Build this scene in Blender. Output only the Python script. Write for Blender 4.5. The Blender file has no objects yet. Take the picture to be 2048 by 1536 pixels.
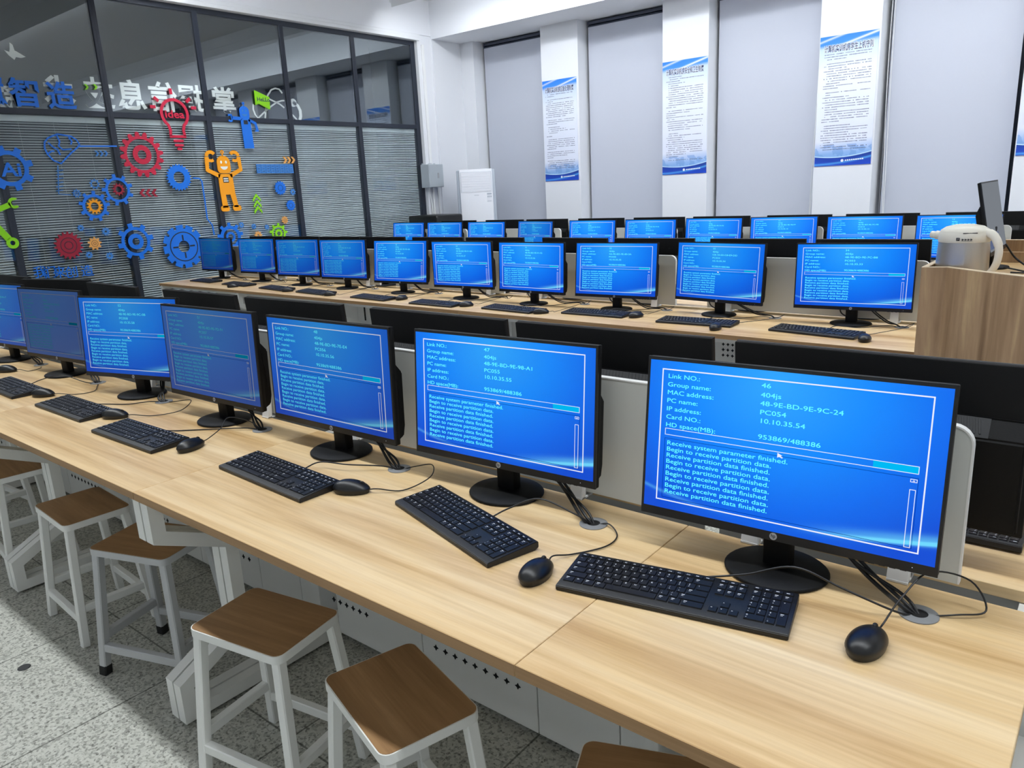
import bpy, bmesh, math, random
from mathutils import Vector, Matrix, Euler

# ---------------------------------------------------------------- camera, world, lights, exposure
scene = bpy.context.scene
COL = scene.collection
DH = 0.78                                    # height of the desk tops above the floor
cam_data = bpy.data.cameras.new('camera')
cam = bpy.data.objects.new('camera', cam_data)
COL.objects.link(cam)
scene.camera = cam
cam_data.sensor_width = 36.0
cam_data.lens = 1509.31 / 2048 * 36.0
cam_data.clip_start = 0.05
yaw, pitch, roll = math.radians(-39.7116), math.radians(-14.5415), math.radians(-2.8702)
fwd = Vector((math.sin(yaw) * math.cos(pitch), math.cos(yaw) * math.cos(pitch), math.sin(pitch)))
rgt0 = Vector((math.cos(yaw), -math.sin(yaw), 0))
up0 = rgt0.cross(fwd)
rgt = rgt0 * math.cos(roll) + up0 * math.sin(roll)
upv = -rgt0 * math.sin(roll) + up0 * math.cos(roll)
cam.matrix_world = Matrix(((rgt.x, upv.x, -fwd.x, 0.4928), (rgt.y, upv.y, -fwd.y, -1.30529),
                           (rgt.z, upv.z, -fwd.z, 0.78866 + DH), (0, 0, 0, 1)))

world = bpy.data.worlds.new('room_air')
scene.world = world
world.use_nodes = True
world.node_tree.nodes['Background'].inputs[0].default_value = (0.6, 0.7, 0.9, 1)
world.node_tree.nodes['Background'].inputs[1].default_value = 0.02

def ceiling_row(y, power, x0=-7.3, x1=3.6, col=(0.93, 0.97, 1.0)):
    ld = bpy.data.lights.new('ceiling_lamp_row', 'AREA')
    ld.shape = 'RECTANGLE'; ld.size = x1 - x0; ld.size_y = 0.16
    ld.energy = power; ld.color = col
    o = bpy.data.objects.new('ceiling_lamp_row', ld); COL.objects.link(o)
    o.location = ((x0 + x1) / 2, y, DH + 3.32)
ceiling_row(-0.2, 212)
ceiling_row(3.2, 205)
ceiling_row(6.45, 160)
ceiling_row(-3.4, 30)

def fill_uplight(y, power):          # added fill aimed at the ceiling to brighten the upper walls, no fixture
    ld = bpy.data.lights.new('ceiling_fill', 'AREA')
    ld.shape = 'RECTANGLE'; ld.size = 10.4; ld.size_y = 0.12; ld.energy = power; ld.color = (0.95, 0.98, 1.0)
    o = bpy.data.objects.new('ceiling_fill', ld); COL.objects.link(o)
    o.location = (-2.2, y, DH + 3.30); o.rotation_euler = (math.pi, 0, 0)
fill_uplight(3.2 + 0.2, 75)
fill_uplight(6.45 + 0.2, 30)

scene.view_settings.view_transform = 'Standard'
scene.view_settings.look = 'None'
scene.view_settings.exposure = 0.0
scene.view_settings.gamma = 1.0
scene.view_settings.use_curve_mapping = False

# ---------------------------------------------------------------- helpers
rnd = random.Random(7)
PI = math.pi

def lin(r, g, b):
    f = lambda c: (c / 255 / 12.92) if c / 255 <= 0.04045 else ((c / 255 + 0.055) / 1.055) ** 2.4
    return (f(r), f(g), f(b), 1.0)

def new_mat(name):
    m = bpy.data.materials.new(name); m.use_nodes = True
    nt = m.node_tree; nt.nodes.clear()
    out = nt.nodes.new('ShaderNodeOutputMaterial')
    return m, nt, out

def plain(name, rgb, rough=0.5, metal=0.0, bump=0.0, bscale=200, mottle=0.0, spec=0.5):
    m, nt, out = new_mat(name)
    p = nt.nodes.new('ShaderNodeBsdfPrincipled')
    p.inputs['Base Color'].default_value = lin(*rgb)
    p.inputs['Roughness'].default_value = rough
    p.inputs['Metallic'].default_value = metal
    p.inputs['Specular IOR Level'].default_value = spec
    nt.links.new(p.outputs[0], out.inputs[0])
    if bump or mottle:
        tc = nt.nodes.new('ShaderNodeTexCoord')
        n = nt.nodes.new('ShaderNodeTexNoise'); n.inputs['Scale'].default_value = bscale
        nt.links.new(tc.outputs['Object'], n.inputs['Vector'])
        if bump:
            b = nt.nodes.new('ShaderNodeBump'); b.inputs['Strength'].default_value = bump
            b.inputs['Distance'].default_value = 0.002
            nt.links.new(n.outputs[0], b.inputs['Height']); nt.links.new(b.outputs[0], p.inputs['Normal'])
        if mottle:
            n2 = nt.nodes.new('ShaderNodeTexNoise'); n2.inputs['Scale'].default_value = 3.0
            n2.inputs['Detail'].default_value = 5
            nt.links.new(tc.outputs['Object'], n2.inputs['Vector'])
            mx = nt.nodes.new('ShaderNodeMix'); mx.data_type = 'RGBA'; mx.blend_type = 'MULTIPLY'
            mx.inputs[0].default_value = mottle
            mx.inputs[6].default_value = lin(*rgb)
            nt.links.new(n2.outputs[0], mx.inputs[7]); nt.links.new(mx.outputs[2], p.inputs['Base Color'])
    return m

def wood(name, cols, scale, rough=0.42, contrast=(0.3, 0.72), grain=0.35):
    """laminate: long streaks along the axis whose scale is smallest"""
    m, nt, out = new_mat(name); N = nt.nodes; L = nt.links
    p = N.new('ShaderNodeBsdfPrincipled'); p.inputs['Roughness'].default_value = rough
    L.new(p.outputs[0], out.inputs[0])
    tc = N.new('ShaderNodeTexCoord'); oi = N.new('ShaderNodeObjectInfo')
    add = N.new('ShaderNodeVectorMath'); add.operation = 'ADD'
    mul = N.new('ShaderNodeVectorMath'); mul.operation = 'SCALE'; mul.inputs[3].default_value = 37.0
    cmb = N.new('ShaderNodeCombineXYZ')
    for i in range(3): L.new(oi.outputs['Random'], cmb.inputs[i])
    L.new(cmb.outputs[0], mul.inputs[0]); L.new(tc.outputs['Object'], add.inputs[0]); L.new(mul.outputs[0], add.inputs[1])
    mp = N.new('ShaderNodeMapping'); mp.inputs['Scale'].default_value = scale
    L.new(add.outputs[0], mp.inputs['Vector'])
    n1 = N.new('ShaderNodeTexNoise'); n1.inputs['Scale'].default_value = 1.0; n1.inputs['Detail'].default_value = 8
    n1.inputs['Roughness'].default_value = 0.62; n1.inputs['Distortion'].default_value = 0.35
    L.new(mp.outputs[0], n1.inputs['Vector'])
    r = N.new('ShaderNodeValToRGB'); cr = r.color_ramp
    cr.elements[0].position, cr.elements[1].position = contrast
    cr.elements[0].color = lin(*cols[0]); cr.elements[1].color = lin(*cols[-1])
    for i, c in enumerate(cols[1:-1]):
        e = cr.elements.new(contrast[0] + (contrast[1] - contrast[0]) * (i + 1) / (len(cols) - 1)); e.color = lin(*c)
    L.new(n1.outputs[0], r.inputs[0])
    mp2 = N.new('ShaderNodeMapping'); mp2.inputs['Scale'].default_value = [s * (6 if s > 3 else 2.5) for s in scale]
    L.new(add.outputs[0], mp2.inputs['Vector'])
    n2 = N.new('ShaderNodeTexNoise'); n2.inputs['Scale'].default_value = 1.0; n2.inputs['Detail'].default_value = 4
    L.new(mp2.outputs[0], n2.inputs['Vector'])
    r2 = N.new('ShaderNodeValToRGB'); r2.color_ramp.elements[0].position = 0.35; r2.color_ramp.elements[1].position = 0.6
    r2.color_ramp.elements[0].color = (0.72, 0.66, 0.6, 1); r2.color_ramp.elements[1].color = (1, 1, 1, 1)
    L.new(n2.outputs[0], r2.inputs[0])
    mx = N.new('ShaderNodeMix'); mx.data_type = 'RGBA'; mx.blend_type = 'MULTIPLY'; mx.inputs[0].default_value = grain
    L.new(r.outputs[0], mx.inputs[6]); L.new(r2.outputs[0], mx.inputs[7]); L.new(mx.outputs[2], p.inputs['Base Color'])
    return m

def mathn(nt, op, a, b=None):
    n = nt.nodes.new('ShaderNodeMath'); n.operation = op
    for i, v in enumerate((a, b)):
        if v is None: continue
        if isinstance(v, (int, float)): n.inputs[i].default_value = v
        else: nt.links.new(v, n.inputs[i])
    return n.outputs[0]

def glow(name, rgb, strength=1.0):
    """a lit part of a display; oblique-view dimming is painted in by object colour"""
    m, nt, out = new_mat(name); N = nt.nodes; L = nt.links
    e = N.new('ShaderNodeEmission'); oi = N.new('ShaderNodeObjectInfo')
    mx = N.new('ShaderNodeMix'); mx.data_type = 'RGBA'; mx.blend_type = 'MULTIPLY'; mx.inputs[0].default_value = 1
    mx.inputs[6].default_value = lin(*rgb); L.new(oi.outputs['Color'], mx.inputs[7])
    e.inputs[1].default_value = strength
    L.new(mx.outputs[2], e.inputs[0]); L.new(e.outputs[0], out.inputs[0])
    return m

def screen_material():
    m, nt, out = new_mat('blue_display'); N = nt.nodes; L = nt.links
    uv = N.new('ShaderNodeUVMap'); sp = N.new('ShaderNodeSeparateXYZ'); L.new(uv.outputs[0], sp.inputs[0])
    u, v = sp.outputs[0], sp.outputs[1]
    dx = mathn(nt, 'MULTIPLY', mathn(nt, 'SUBTRACT', u, 0.47), 1.15)
    dy = mathn(nt, 'MULTIPLY', mathn(nt, 'SUBTRACT', v, 0.92), 0.8)
    d = mathn(nt, 'SQRT', mathn(nt, 'ADD', mathn(nt, 'MULTIPLY', dx, dx), mathn(nt, 'MULTIPLY', dy, dy)))
    r = N.new('ShaderNodeValToRGB'); cr = r.color_ramp
    cr.elements[0].position = 0.0; cr.elements[0].color = lin(44, 166, 255)
    cr.elements[1].position = 0.85; cr.elements[1].color = lin(0, 76, 214)
    e = cr.elements.new(0.35); e.color = lin(10, 138, 255)
    e = cr.elements.new(0.6); e.color = lin(0, 108, 240)
    L.new(d, r.inputs[0])
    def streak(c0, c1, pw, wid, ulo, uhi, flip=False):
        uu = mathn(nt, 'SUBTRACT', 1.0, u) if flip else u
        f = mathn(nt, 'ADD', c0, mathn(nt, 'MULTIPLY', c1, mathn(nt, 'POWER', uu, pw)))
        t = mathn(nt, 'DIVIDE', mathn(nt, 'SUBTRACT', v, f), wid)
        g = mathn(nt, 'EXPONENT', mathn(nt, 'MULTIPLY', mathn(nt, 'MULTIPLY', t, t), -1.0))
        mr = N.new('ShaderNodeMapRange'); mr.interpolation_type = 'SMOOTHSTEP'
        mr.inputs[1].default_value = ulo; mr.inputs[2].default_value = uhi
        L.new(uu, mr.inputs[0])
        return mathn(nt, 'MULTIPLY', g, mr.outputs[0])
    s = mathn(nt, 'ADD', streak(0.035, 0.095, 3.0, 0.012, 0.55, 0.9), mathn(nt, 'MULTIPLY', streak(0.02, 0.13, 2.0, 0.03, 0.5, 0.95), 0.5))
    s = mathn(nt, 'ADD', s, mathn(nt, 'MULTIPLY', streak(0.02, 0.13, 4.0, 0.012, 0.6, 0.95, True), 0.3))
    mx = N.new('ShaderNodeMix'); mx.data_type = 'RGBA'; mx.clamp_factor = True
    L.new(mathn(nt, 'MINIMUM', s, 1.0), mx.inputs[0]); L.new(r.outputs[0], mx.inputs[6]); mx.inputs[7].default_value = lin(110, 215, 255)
    oi = N.new('ShaderNodeObjectInfo')
    # greying at oblique view and grey reflection painted into the colour (object alpha)
    hz = N.new('ShaderNodeMix'); hz.data_type = 'RGBA'; hz.inputs[6].default_value = lin(44, 68, 112)
    L.new(oi.outputs['Alpha'], hz.inputs[0]); L.new(mx.outputs[2], hz.inputs[7])
    mb = N.new('ShaderNodeMix'); mb.data_type = 'RGBA'; mb.blend_type = 'MULTIPLY'; mb.inputs[0].default_value = 1
    L.new(hz.outputs[2], mb.inputs[6]); L.new(oi.outputs['Color'], mb.inputs[7])
    p = N.new('ShaderNodeBsdfPrincipled'); p.inputs['Base Color'].default_value = (0.006, 0.007, 0.009, 1)
    p.inputs['Roughness'].default_value = 0.42
    p.inputs['Specular IOR Level'].default_value = 0.18
    L.new(mb.outputs[2], p.inputs['Emission Color']); p.inputs['Emission Strength'].default_value = 1.0
    L.new(p.outputs[0], out.inputs[0])
    return m

def terrazzo():
    m, nt, out = new_mat('terrazzo'); N = nt.nodes; L = nt.links
    p = N.new('ShaderNodeBsdfPrincipled'); p.inputs['Roughness'].default_value = 0.55
    L.new(p.outputs[0], out.inputs[0])
    tc = N.new('ShaderNodeTexCoord')
    n0 = N.new('ShaderNodeTexNoise'); n0.inputs['Scale'].default_value = 95; n0.inputs['Detail'].default_value = 2
    L.new(tc.outputs['Object'], n0.inputs['Vector'])
    v = N.new('ShaderNodeTexVoronoi'); v.inputs['Scale'].default_value = 125
    L.new(tc.outputs['Object'], v.inputs['Vector'])
    r = N.new('ShaderNodeValToRGB'); cr = r.color_ramp; cr.interpolation = 'CONSTANT'
    cr.elements[0].position = 0; cr.elements[0].color = lin(150, 150, 142)
    cr.elements[1].position = 0.2; cr.elements[1].color = lin(190, 191, 181)
    for pos, c in ((0.36, (160, 161, 152)), (0.46, (197, 198, 188)), (0.7, (175, 176, 166)), (0.85, (203, 204, 195))):
        e = cr.elements.new(pos); e.color = lin(*c)
    L.new(v.outputs['Color'], r.inputs[0])
    r0 = N.new('ShaderNodeValToRGB'); r0.color_ramp.elements[0].position = 0.34; r0.color_ramp.elements[1].position = 0.44
    r0.color_ramp.elements[0].color = lin(128, 128, 120); r0.color_ramp.elements[1].color = (1, 1, 1, 1)
    L.new(n0.outputs[0], r0.inputs[0])
    mx = N.new('ShaderNodeMix'); mx.data_type = 'RGBA'; mx.blend_type = 'MULTIPLY'; mx.inputs[0].default_value = 0.75
    L.new(r.outputs[0], mx.inputs[6]); L.new(r0.outputs[0], mx.inputs[7])
    br = N.new('ShaderNodeTexBrick'); br.offset = 0; br.inputs['Scale'].default_value = 1.0
    br.inputs['Brick Width'].default_value = 0.6; br.inputs['Row Height'].default_value = 0.6
    br.inputs['Mortar Size'].default_value = 0.003; br.inputs['Mortar Smooth'].default_value = 0
    br.inputs['Color1'].default_value = (1, 1, 1, 1); br.inputs['Color2'].default_value = (0.93, 0.93, 0.93, 1)
    br.inputs['Mortar'].default_value = (0.35, 0.35, 0.34, 1)
    mp = N.new('ShaderNodeMapping'); mp.inputs['Location'].default_value = (0.1, 0.27, 0)
    L.new(tc.outputs['Object'], mp.inputs[0]); L.new(mp.outputs[0], br.inputs['Vector'])
    mx2 = N.new('ShaderNodeMix'); mx2.data_type = 'RGBA'; mx2.blend_type = 'MULTIPLY'; mx2.inputs[0].default_value = 1
    L.new(mx.outputs[2], mx2.inputs[6]); L.new(br.outputs[0], mx2.inputs[7])
    L.new(mx2.outputs[2], p.inputs['Base Color'])
    return m

def pane_glass(name, ior, tint):
    m, nt, out = new_mat(name); N = nt.nodes; L = nt.links
    t = N.new('ShaderNodeBsdfTransparent'); t.inputs[0].default_value = tint
    g = N.new('ShaderNodeBsdfGlossy'); g.inputs['Roughness'].default_value = 0.0; g.inputs['Color'].default_value = (0.88, 0.95, 1, 1)
    f = N.new('ShaderNodeFresnel'); geo = N.new('ShaderNodeNewGeometry')
    mr = N.new('ShaderNodeMapRange'); mr.inputs[3].default_value = ior; mr.inputs[4].default_value = 1.0 / ior
    L.new(geo.outputs['Backfacing'], mr.inputs[0]); L.new(mr.outputs[0], f.inputs[0])
    mx = N.new('ShaderNodeMixShader')
    L.new(f.outputs[0], mx.inputs[0]); L.new(t.outputs[0], mx.inputs[1]); L.new(g.outputs[0], mx.inputs[2])
    L.new(mx.outputs[0], out.inputs[0])
    return m

def poster_print():
    m, nt, out = new_mat('poster_print'); N = nt.nodes; L = nt.links
    uv = N.new('ShaderNodeUVMap'); sp = N.new('ShaderNodeSeparateXYZ'); L.new(uv.outputs[0], sp.inputs[0])
    u, v = sp.outputs[0], sp.outputs[1]
    r = N.new('ShaderNodeValToRGB'); cr = r.color_ramp
    cr.elements[0].position = 0; cr.elements[0].color = lin(120, 165, 225)
    cr.elements[1].position = 1; cr.elements[1].color = lin(38, 128, 232)
    for pos, c in ((0.10, (140, 180, 230)), (0.2, (228, 233, 247)), (0.75, (230, 236, 248)), (0.88, (205, 220, 244)), (0.915, (196, 214, 242)), (0.945, (60, 140, 232))):
        e = cr.elements.new(pos); e.color = lin(*c)
    tilt = mathn(nt, 'ADD', v, mathn(nt, 'MULTIPLY', mathn(nt, 'SUBTRACT', u, 0.5), -0.02))
    L.new(tilt, r.inputs[0])
    # light beams across the printed sky at the top
    def beam(c, w):
        t = mathn(nt, 'DIVIDE', mathn(nt, 'SUBTRACT', mathn(nt, 'SUBTRACT', v, mathn(nt, 'MULTIPLY', u, 0.11)), c), w)
        g = mathn(nt, 'EXPONENT', mathn(nt, 'MULTIPLY', mathn(nt, 'MULTIPLY', t, t), -1))
        return mathn(nt, 'MULTIPLY', g, mathn(nt, 'GREATER_THAN', v, 0.9))
    b = mathn(nt, 'MINIMUM', mathn(nt, 'ADD', mathn(nt, 'MULTIPLY', beam(0.958, 0.008), 0.6), mathn(nt, 'MULTIPLY', beam(0.882, 0.008), 0.85)), 1)
    mx = N.new('ShaderNodeMix'); mx.data_type = 'RGBA'; L.new(b, mx.inputs[0]); L.new(r.outputs[0], mx.inputs[6]); mx.inputs[7].default_value = lin(235, 240, 252)
    # faint printed land shape
    tcn = N.new('ShaderNodeMapping'); tcn.inputs['Scale'].default_value = (5, 14, 1); L.new(uv.outputs[0], tcn.inputs[0])
    n = N.new('ShaderNodeTexNoise'); n.inputs['Scale'].default_value = 1; L.new(tcn.outputs[0], n.inputs[0])
    land = mathn(nt, 'MULTIPLY', mathn(nt, 'GREATER_THAN', n.outputs[0], 0.5), mathn(nt, 'LESS_THAN', v, 0.165))
    mx1 = N.new('ShaderNodeMix'); mx1.data_type = 'RGBA'; L.new(mathn(nt, 'MULTIPLY', land, 0.55), mx1.inputs[0])
    L.new(mx.outputs[2], mx1.inputs[6]); mx1.inputs[7].default_value = lin(110, 155, 215)
    # dark blue wave at the foot
    du = mathn(nt, 'SUBTRACT', u, 0.38)
    f = mathn(nt, 'ADD', 0.062, mathn(nt, 'MULTIPLY', mathn(nt, 'MULTIPLY', du, du), 0.09))
    dv = mathn(nt, 'SUBTRACT', v, f)
    wave = mathn(nt, 'LESS_THAN', dv, 0.0)
    mx2 = N.new('ShaderNodeMix'); mx2.data_type = 'RGBA'; L.new(wave, mx2.inputs[0]); L.new(mx1.outputs[2], mx2.inputs[6])
    r2 = N.new('ShaderNodeValToRGB'); r2.color_ramp.elements[0].color = lin(16, 70, 200); r2.color_ramp.elements[1].color = lin(20, 62, 150)
    t3 = mathn(nt, 'DIVIDE', mathn(nt, 'SUBTRACT', v, mathn(nt, 'ADD', 0.012, mathn(nt, 'MULTIPLY', mathn(nt, 'MULTIPLY', u, u), 0.05))), 0.008)
    g3 = mathn(nt, 'EXPONENT', mathn(nt, 'MULTIPLY', mathn(nt, 'MULTIPLY', t3, t3), -1))
    mx3 = N.new('ShaderNodeMix'); mx3.data_type = 'RGBA'; L.new(mathn(nt, 'MULTIPLY', g3, 0.7), mx3.inputs[0])
    L.new(mathn(nt, 'MULTIPLY', v, 12), r2.inputs[0]); L.new(r2.outputs[0], mx3.inputs[6]); mx3.inputs[7].default_value = lin(90, 175, 240)
    L.new(mx3.outputs[2], mx2.inputs[7])
    edge = mathn(nt, 'MULTIPLY', mathn(nt, 'GREATER_THAN', dv, 0.0), mathn(nt, 'LESS_THAN', dv, 0.008))
    mx4 = N.new('ShaderNodeMix'); mx4.data_type = 'RGBA'; L.new(edge, mx4.inputs[0]); L.new(mx2.outputs[2], mx4.inputs[6]); mx4.inputs[7].default_value = lin(190, 222, 248)
    p = N.new('ShaderNodeBsdfPrincipled'); p.inputs['Roughness'].default_value = 0.5
    L.new(mx4.outputs[2], p.inputs['Base Color']); L.new(p.outputs[0], out.inputs[0])
    return m

M = dict(
    wall=plain('white_wall_paint', (232, 234, 238), 0.85, bump=0.05, bscale=60),
    ceil=plain('ceiling_paint', (232, 233, 236), 0.9, bump=0.03, bscale=60),
    trim=plain('white_gloss_trim', (230, 232, 235), 0.4, bump=0.02, bscale=40),
    floor=terrazzo(),
    oak=wood('oak_laminate', [(186, 148, 96), (206, 171, 120), (222, 191, 142), (230, 203, 158), (238, 214, 172)], (0.75, 12, 12), 0.38, contrast=(0.28, 0.74), grain=0.4),
    oak_edge=wood('oak_edge_band', [(160, 124, 82), (176, 140, 98)], (0.9, 14, 30), 0.5),
    walnut=wood('brown_seat_laminate', [(138, 104, 68), (160, 124, 84), (180, 144, 102)], (1.6, 22, 22), 0.38),
    lect=wood('lectern_laminate', [(134, 104, 72), (166, 134, 98), (186, 154, 116), (218, 188, 138)], (9, 9, 0.75), 0.5, contrast=(0.36, 0.66)),
    lect_edge=plain('lectern_edge_band', (232, 212, 180), 0.5, bump=0.02, bscale=100),
    steel=plain('white_powder_coated_steel', (236, 237, 232), 0.42, bump=0.06, bscale=500),
    gsteel=plain('grey_powder_coated_steel', (186, 188, 188), 0.45, bump=0.06, bscale=500),
    divider=plain('light_grey_divider_board', (206, 210, 206), 0.6, bump=0.04, bscale=400),
    white_edge=plain('white_edge_trim', (240, 241, 240), 0.4, bump=0.02, bscale=100),
    black=plain('black_matte_plastic', (17, 18, 20), 0.45, bump=0.15, bscale=900),
    black2=plain('black_textured_plastic', (7, 8, 10), 0.55, bump=0.25, bscale=1200, spec=0.25),
    gloss_black=plain('black_satin_plastic', (11, 12, 14), 0.36, bump=0.02, bscale=300),
    key=plain('black_keycap', (14, 15, 18), 0.46, bump=0.1, bscale=1500, spec=0.4),
    legend=plain('white_key_print', (200, 202, 206), 0.6, bump=0.02, bscale=100),
    vent=plain('dark_grey_vent', (32, 34, 37), 0.5, bump=0.05, bscale=300),
    logo=plain('silver_logo', (176, 178, 182), 0.4, 0.3, bump=0.02, bscale=200),
    grom=plain('grey_grommet_plastic', (132, 134, 136), 0.45, bump=0.05, bscale=400),
    hole=plain('dark_opening', (10, 10, 11), 0.9, bump=0.01, bscale=100),
    rubber=plain('black_rubber', (20, 20, 20), 0.7, bump=0.1, bscale=400),
    cable=plain('black_cable_sheath', (16, 17, 19), 0.45, bump=0.05, bscale=600),
    alu=plain('dark_aluminium_frame', (44, 50, 62), 0.4, 0.2, bump=0.02, bscale=300),
    glass=pane_glass('blind_pane_glass', 1.45, (0.95, 0.98, 0.98, 1)),
    glass_up=pane_glass('upper_pane_glass', 2.0, (0.97, 0.985, 0.99, 1)),
    slat=plain('pale_blind_slat', (206, 211, 214), 0.5, bump=0.02, bscale=100),
    fabric=plain('grey_roller_blind_fabric', (196, 200, 211), 0.9, bump=0.25, bscale=900),
    rail=plain('dark_blind_rail', (70, 76, 92), 0.5, bump=0.02, bscale=200),
    aircon=plain('white_appliance_plastic', (236, 238, 243), 0.4, bump=0.02, bscale=300),
    acgrey=plain('grey_appliance_plastic', (176, 184, 194), 0.45, bump=0.02, bscale=300),
    ebox=plain('grey_painted_metal_box', (176, 184, 190), 0.45, bump=0.05, bscale=300),
    brushed=plain('brushed_steel', (196, 190, 180), 0.34, 0.85, bump=0.04, bscale=800),
    cream=plain('cream_kettle_plastic', (240, 236, 222), 0.3, bump=0.02, bscale=300),
    blue=plain('blue_acrylic', (16, 116, 228), 0.4, bump=0.02, bscale=200),
    blue_faint=plain('thin_blue_film', (62, 130, 206), 0.5, bump=0.02, bscale=200),
    red=plain('red_acrylic', (202, 30, 66), 0.4, bump=0.02, bscale=200),
    red_dark=plain('dark_red_acrylic', (160, 24, 52), 0.4, bump=0.02, bscale=200),
    orange=plain('orange_acrylic', (255, 166, 10), 0.4, bump=0.02, bscale=200),
    peach=plain('pale_orange_acrylic', (240, 172, 92), 0.4, bump=0.02, bscale=200),
    green=plain('lime_green_acrylic', (146, 226, 14), 0.4, bump=0.02, bscale=200),
    wletter=plain('white_acrylic_letter', (246, 248, 242), 0.5, bump=0.02, bscale=200),
    ink=plain('dark_print_ink', (62, 70, 104), 0.7, bump=0.01, bscale=100),
    ink_grey=plain('grey_print_ink', (92, 98, 128), 0.7, bump=0.01, bscale=100),
    white_ink=plain('white_print_ink', (240, 243, 250), 0.7, bump=0.01, bscale=100),
    poster=poster_print(),
    screen=screen_material(),
    s_white=glow('display_white_line', (236, 240, 255), 1.0),
    s_text=glow('display_cyan_text', (96, 232, 250), 1.25),
    s_bar=glow('display_bar_fill', (0, 186, 245), 1.0),
    s_dark=glow('display_dark_line', (4, 40, 140), 1.0),
    s_grey=glow('display_grey_panel', (138, 144, 152), 0.75),
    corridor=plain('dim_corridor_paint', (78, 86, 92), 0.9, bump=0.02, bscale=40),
)

def tag(o, label=None, cat=None, group=None, kind=None):
    if label: o['label'] = label
    if cat: o['category'] = cat
    if group: o['group'] = group
    if kind: o['kind'] = kind
    return o

def thing(name, label, cat, loc=(0, 0, 0), rz=0.0, group=None):
    o = bpy.data.objects.new(name, None); COL.objects.link(o)
    o.empty_display_size = 0.05
    o.location = loc; o.rotation_euler = (0, 0, rz)
    return tag(o, label, cat, group)

def link_mesh(name, me, parent=None, loc=(0, 0, 0), rot=(0, 0, 0)):
    o = bpy.data.objects.new(name, me); COL.objects.link(o)
    if parent: o.parent = parent
    o.location = loc; o.rotation_euler = rot
    return o

def smooth(me, ang=35):
    for p in me.polygons: p.use_smooth = True
    try: me.set_sharp_from_angle(angle=math.radians(ang))
    except Exception: pass

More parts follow.
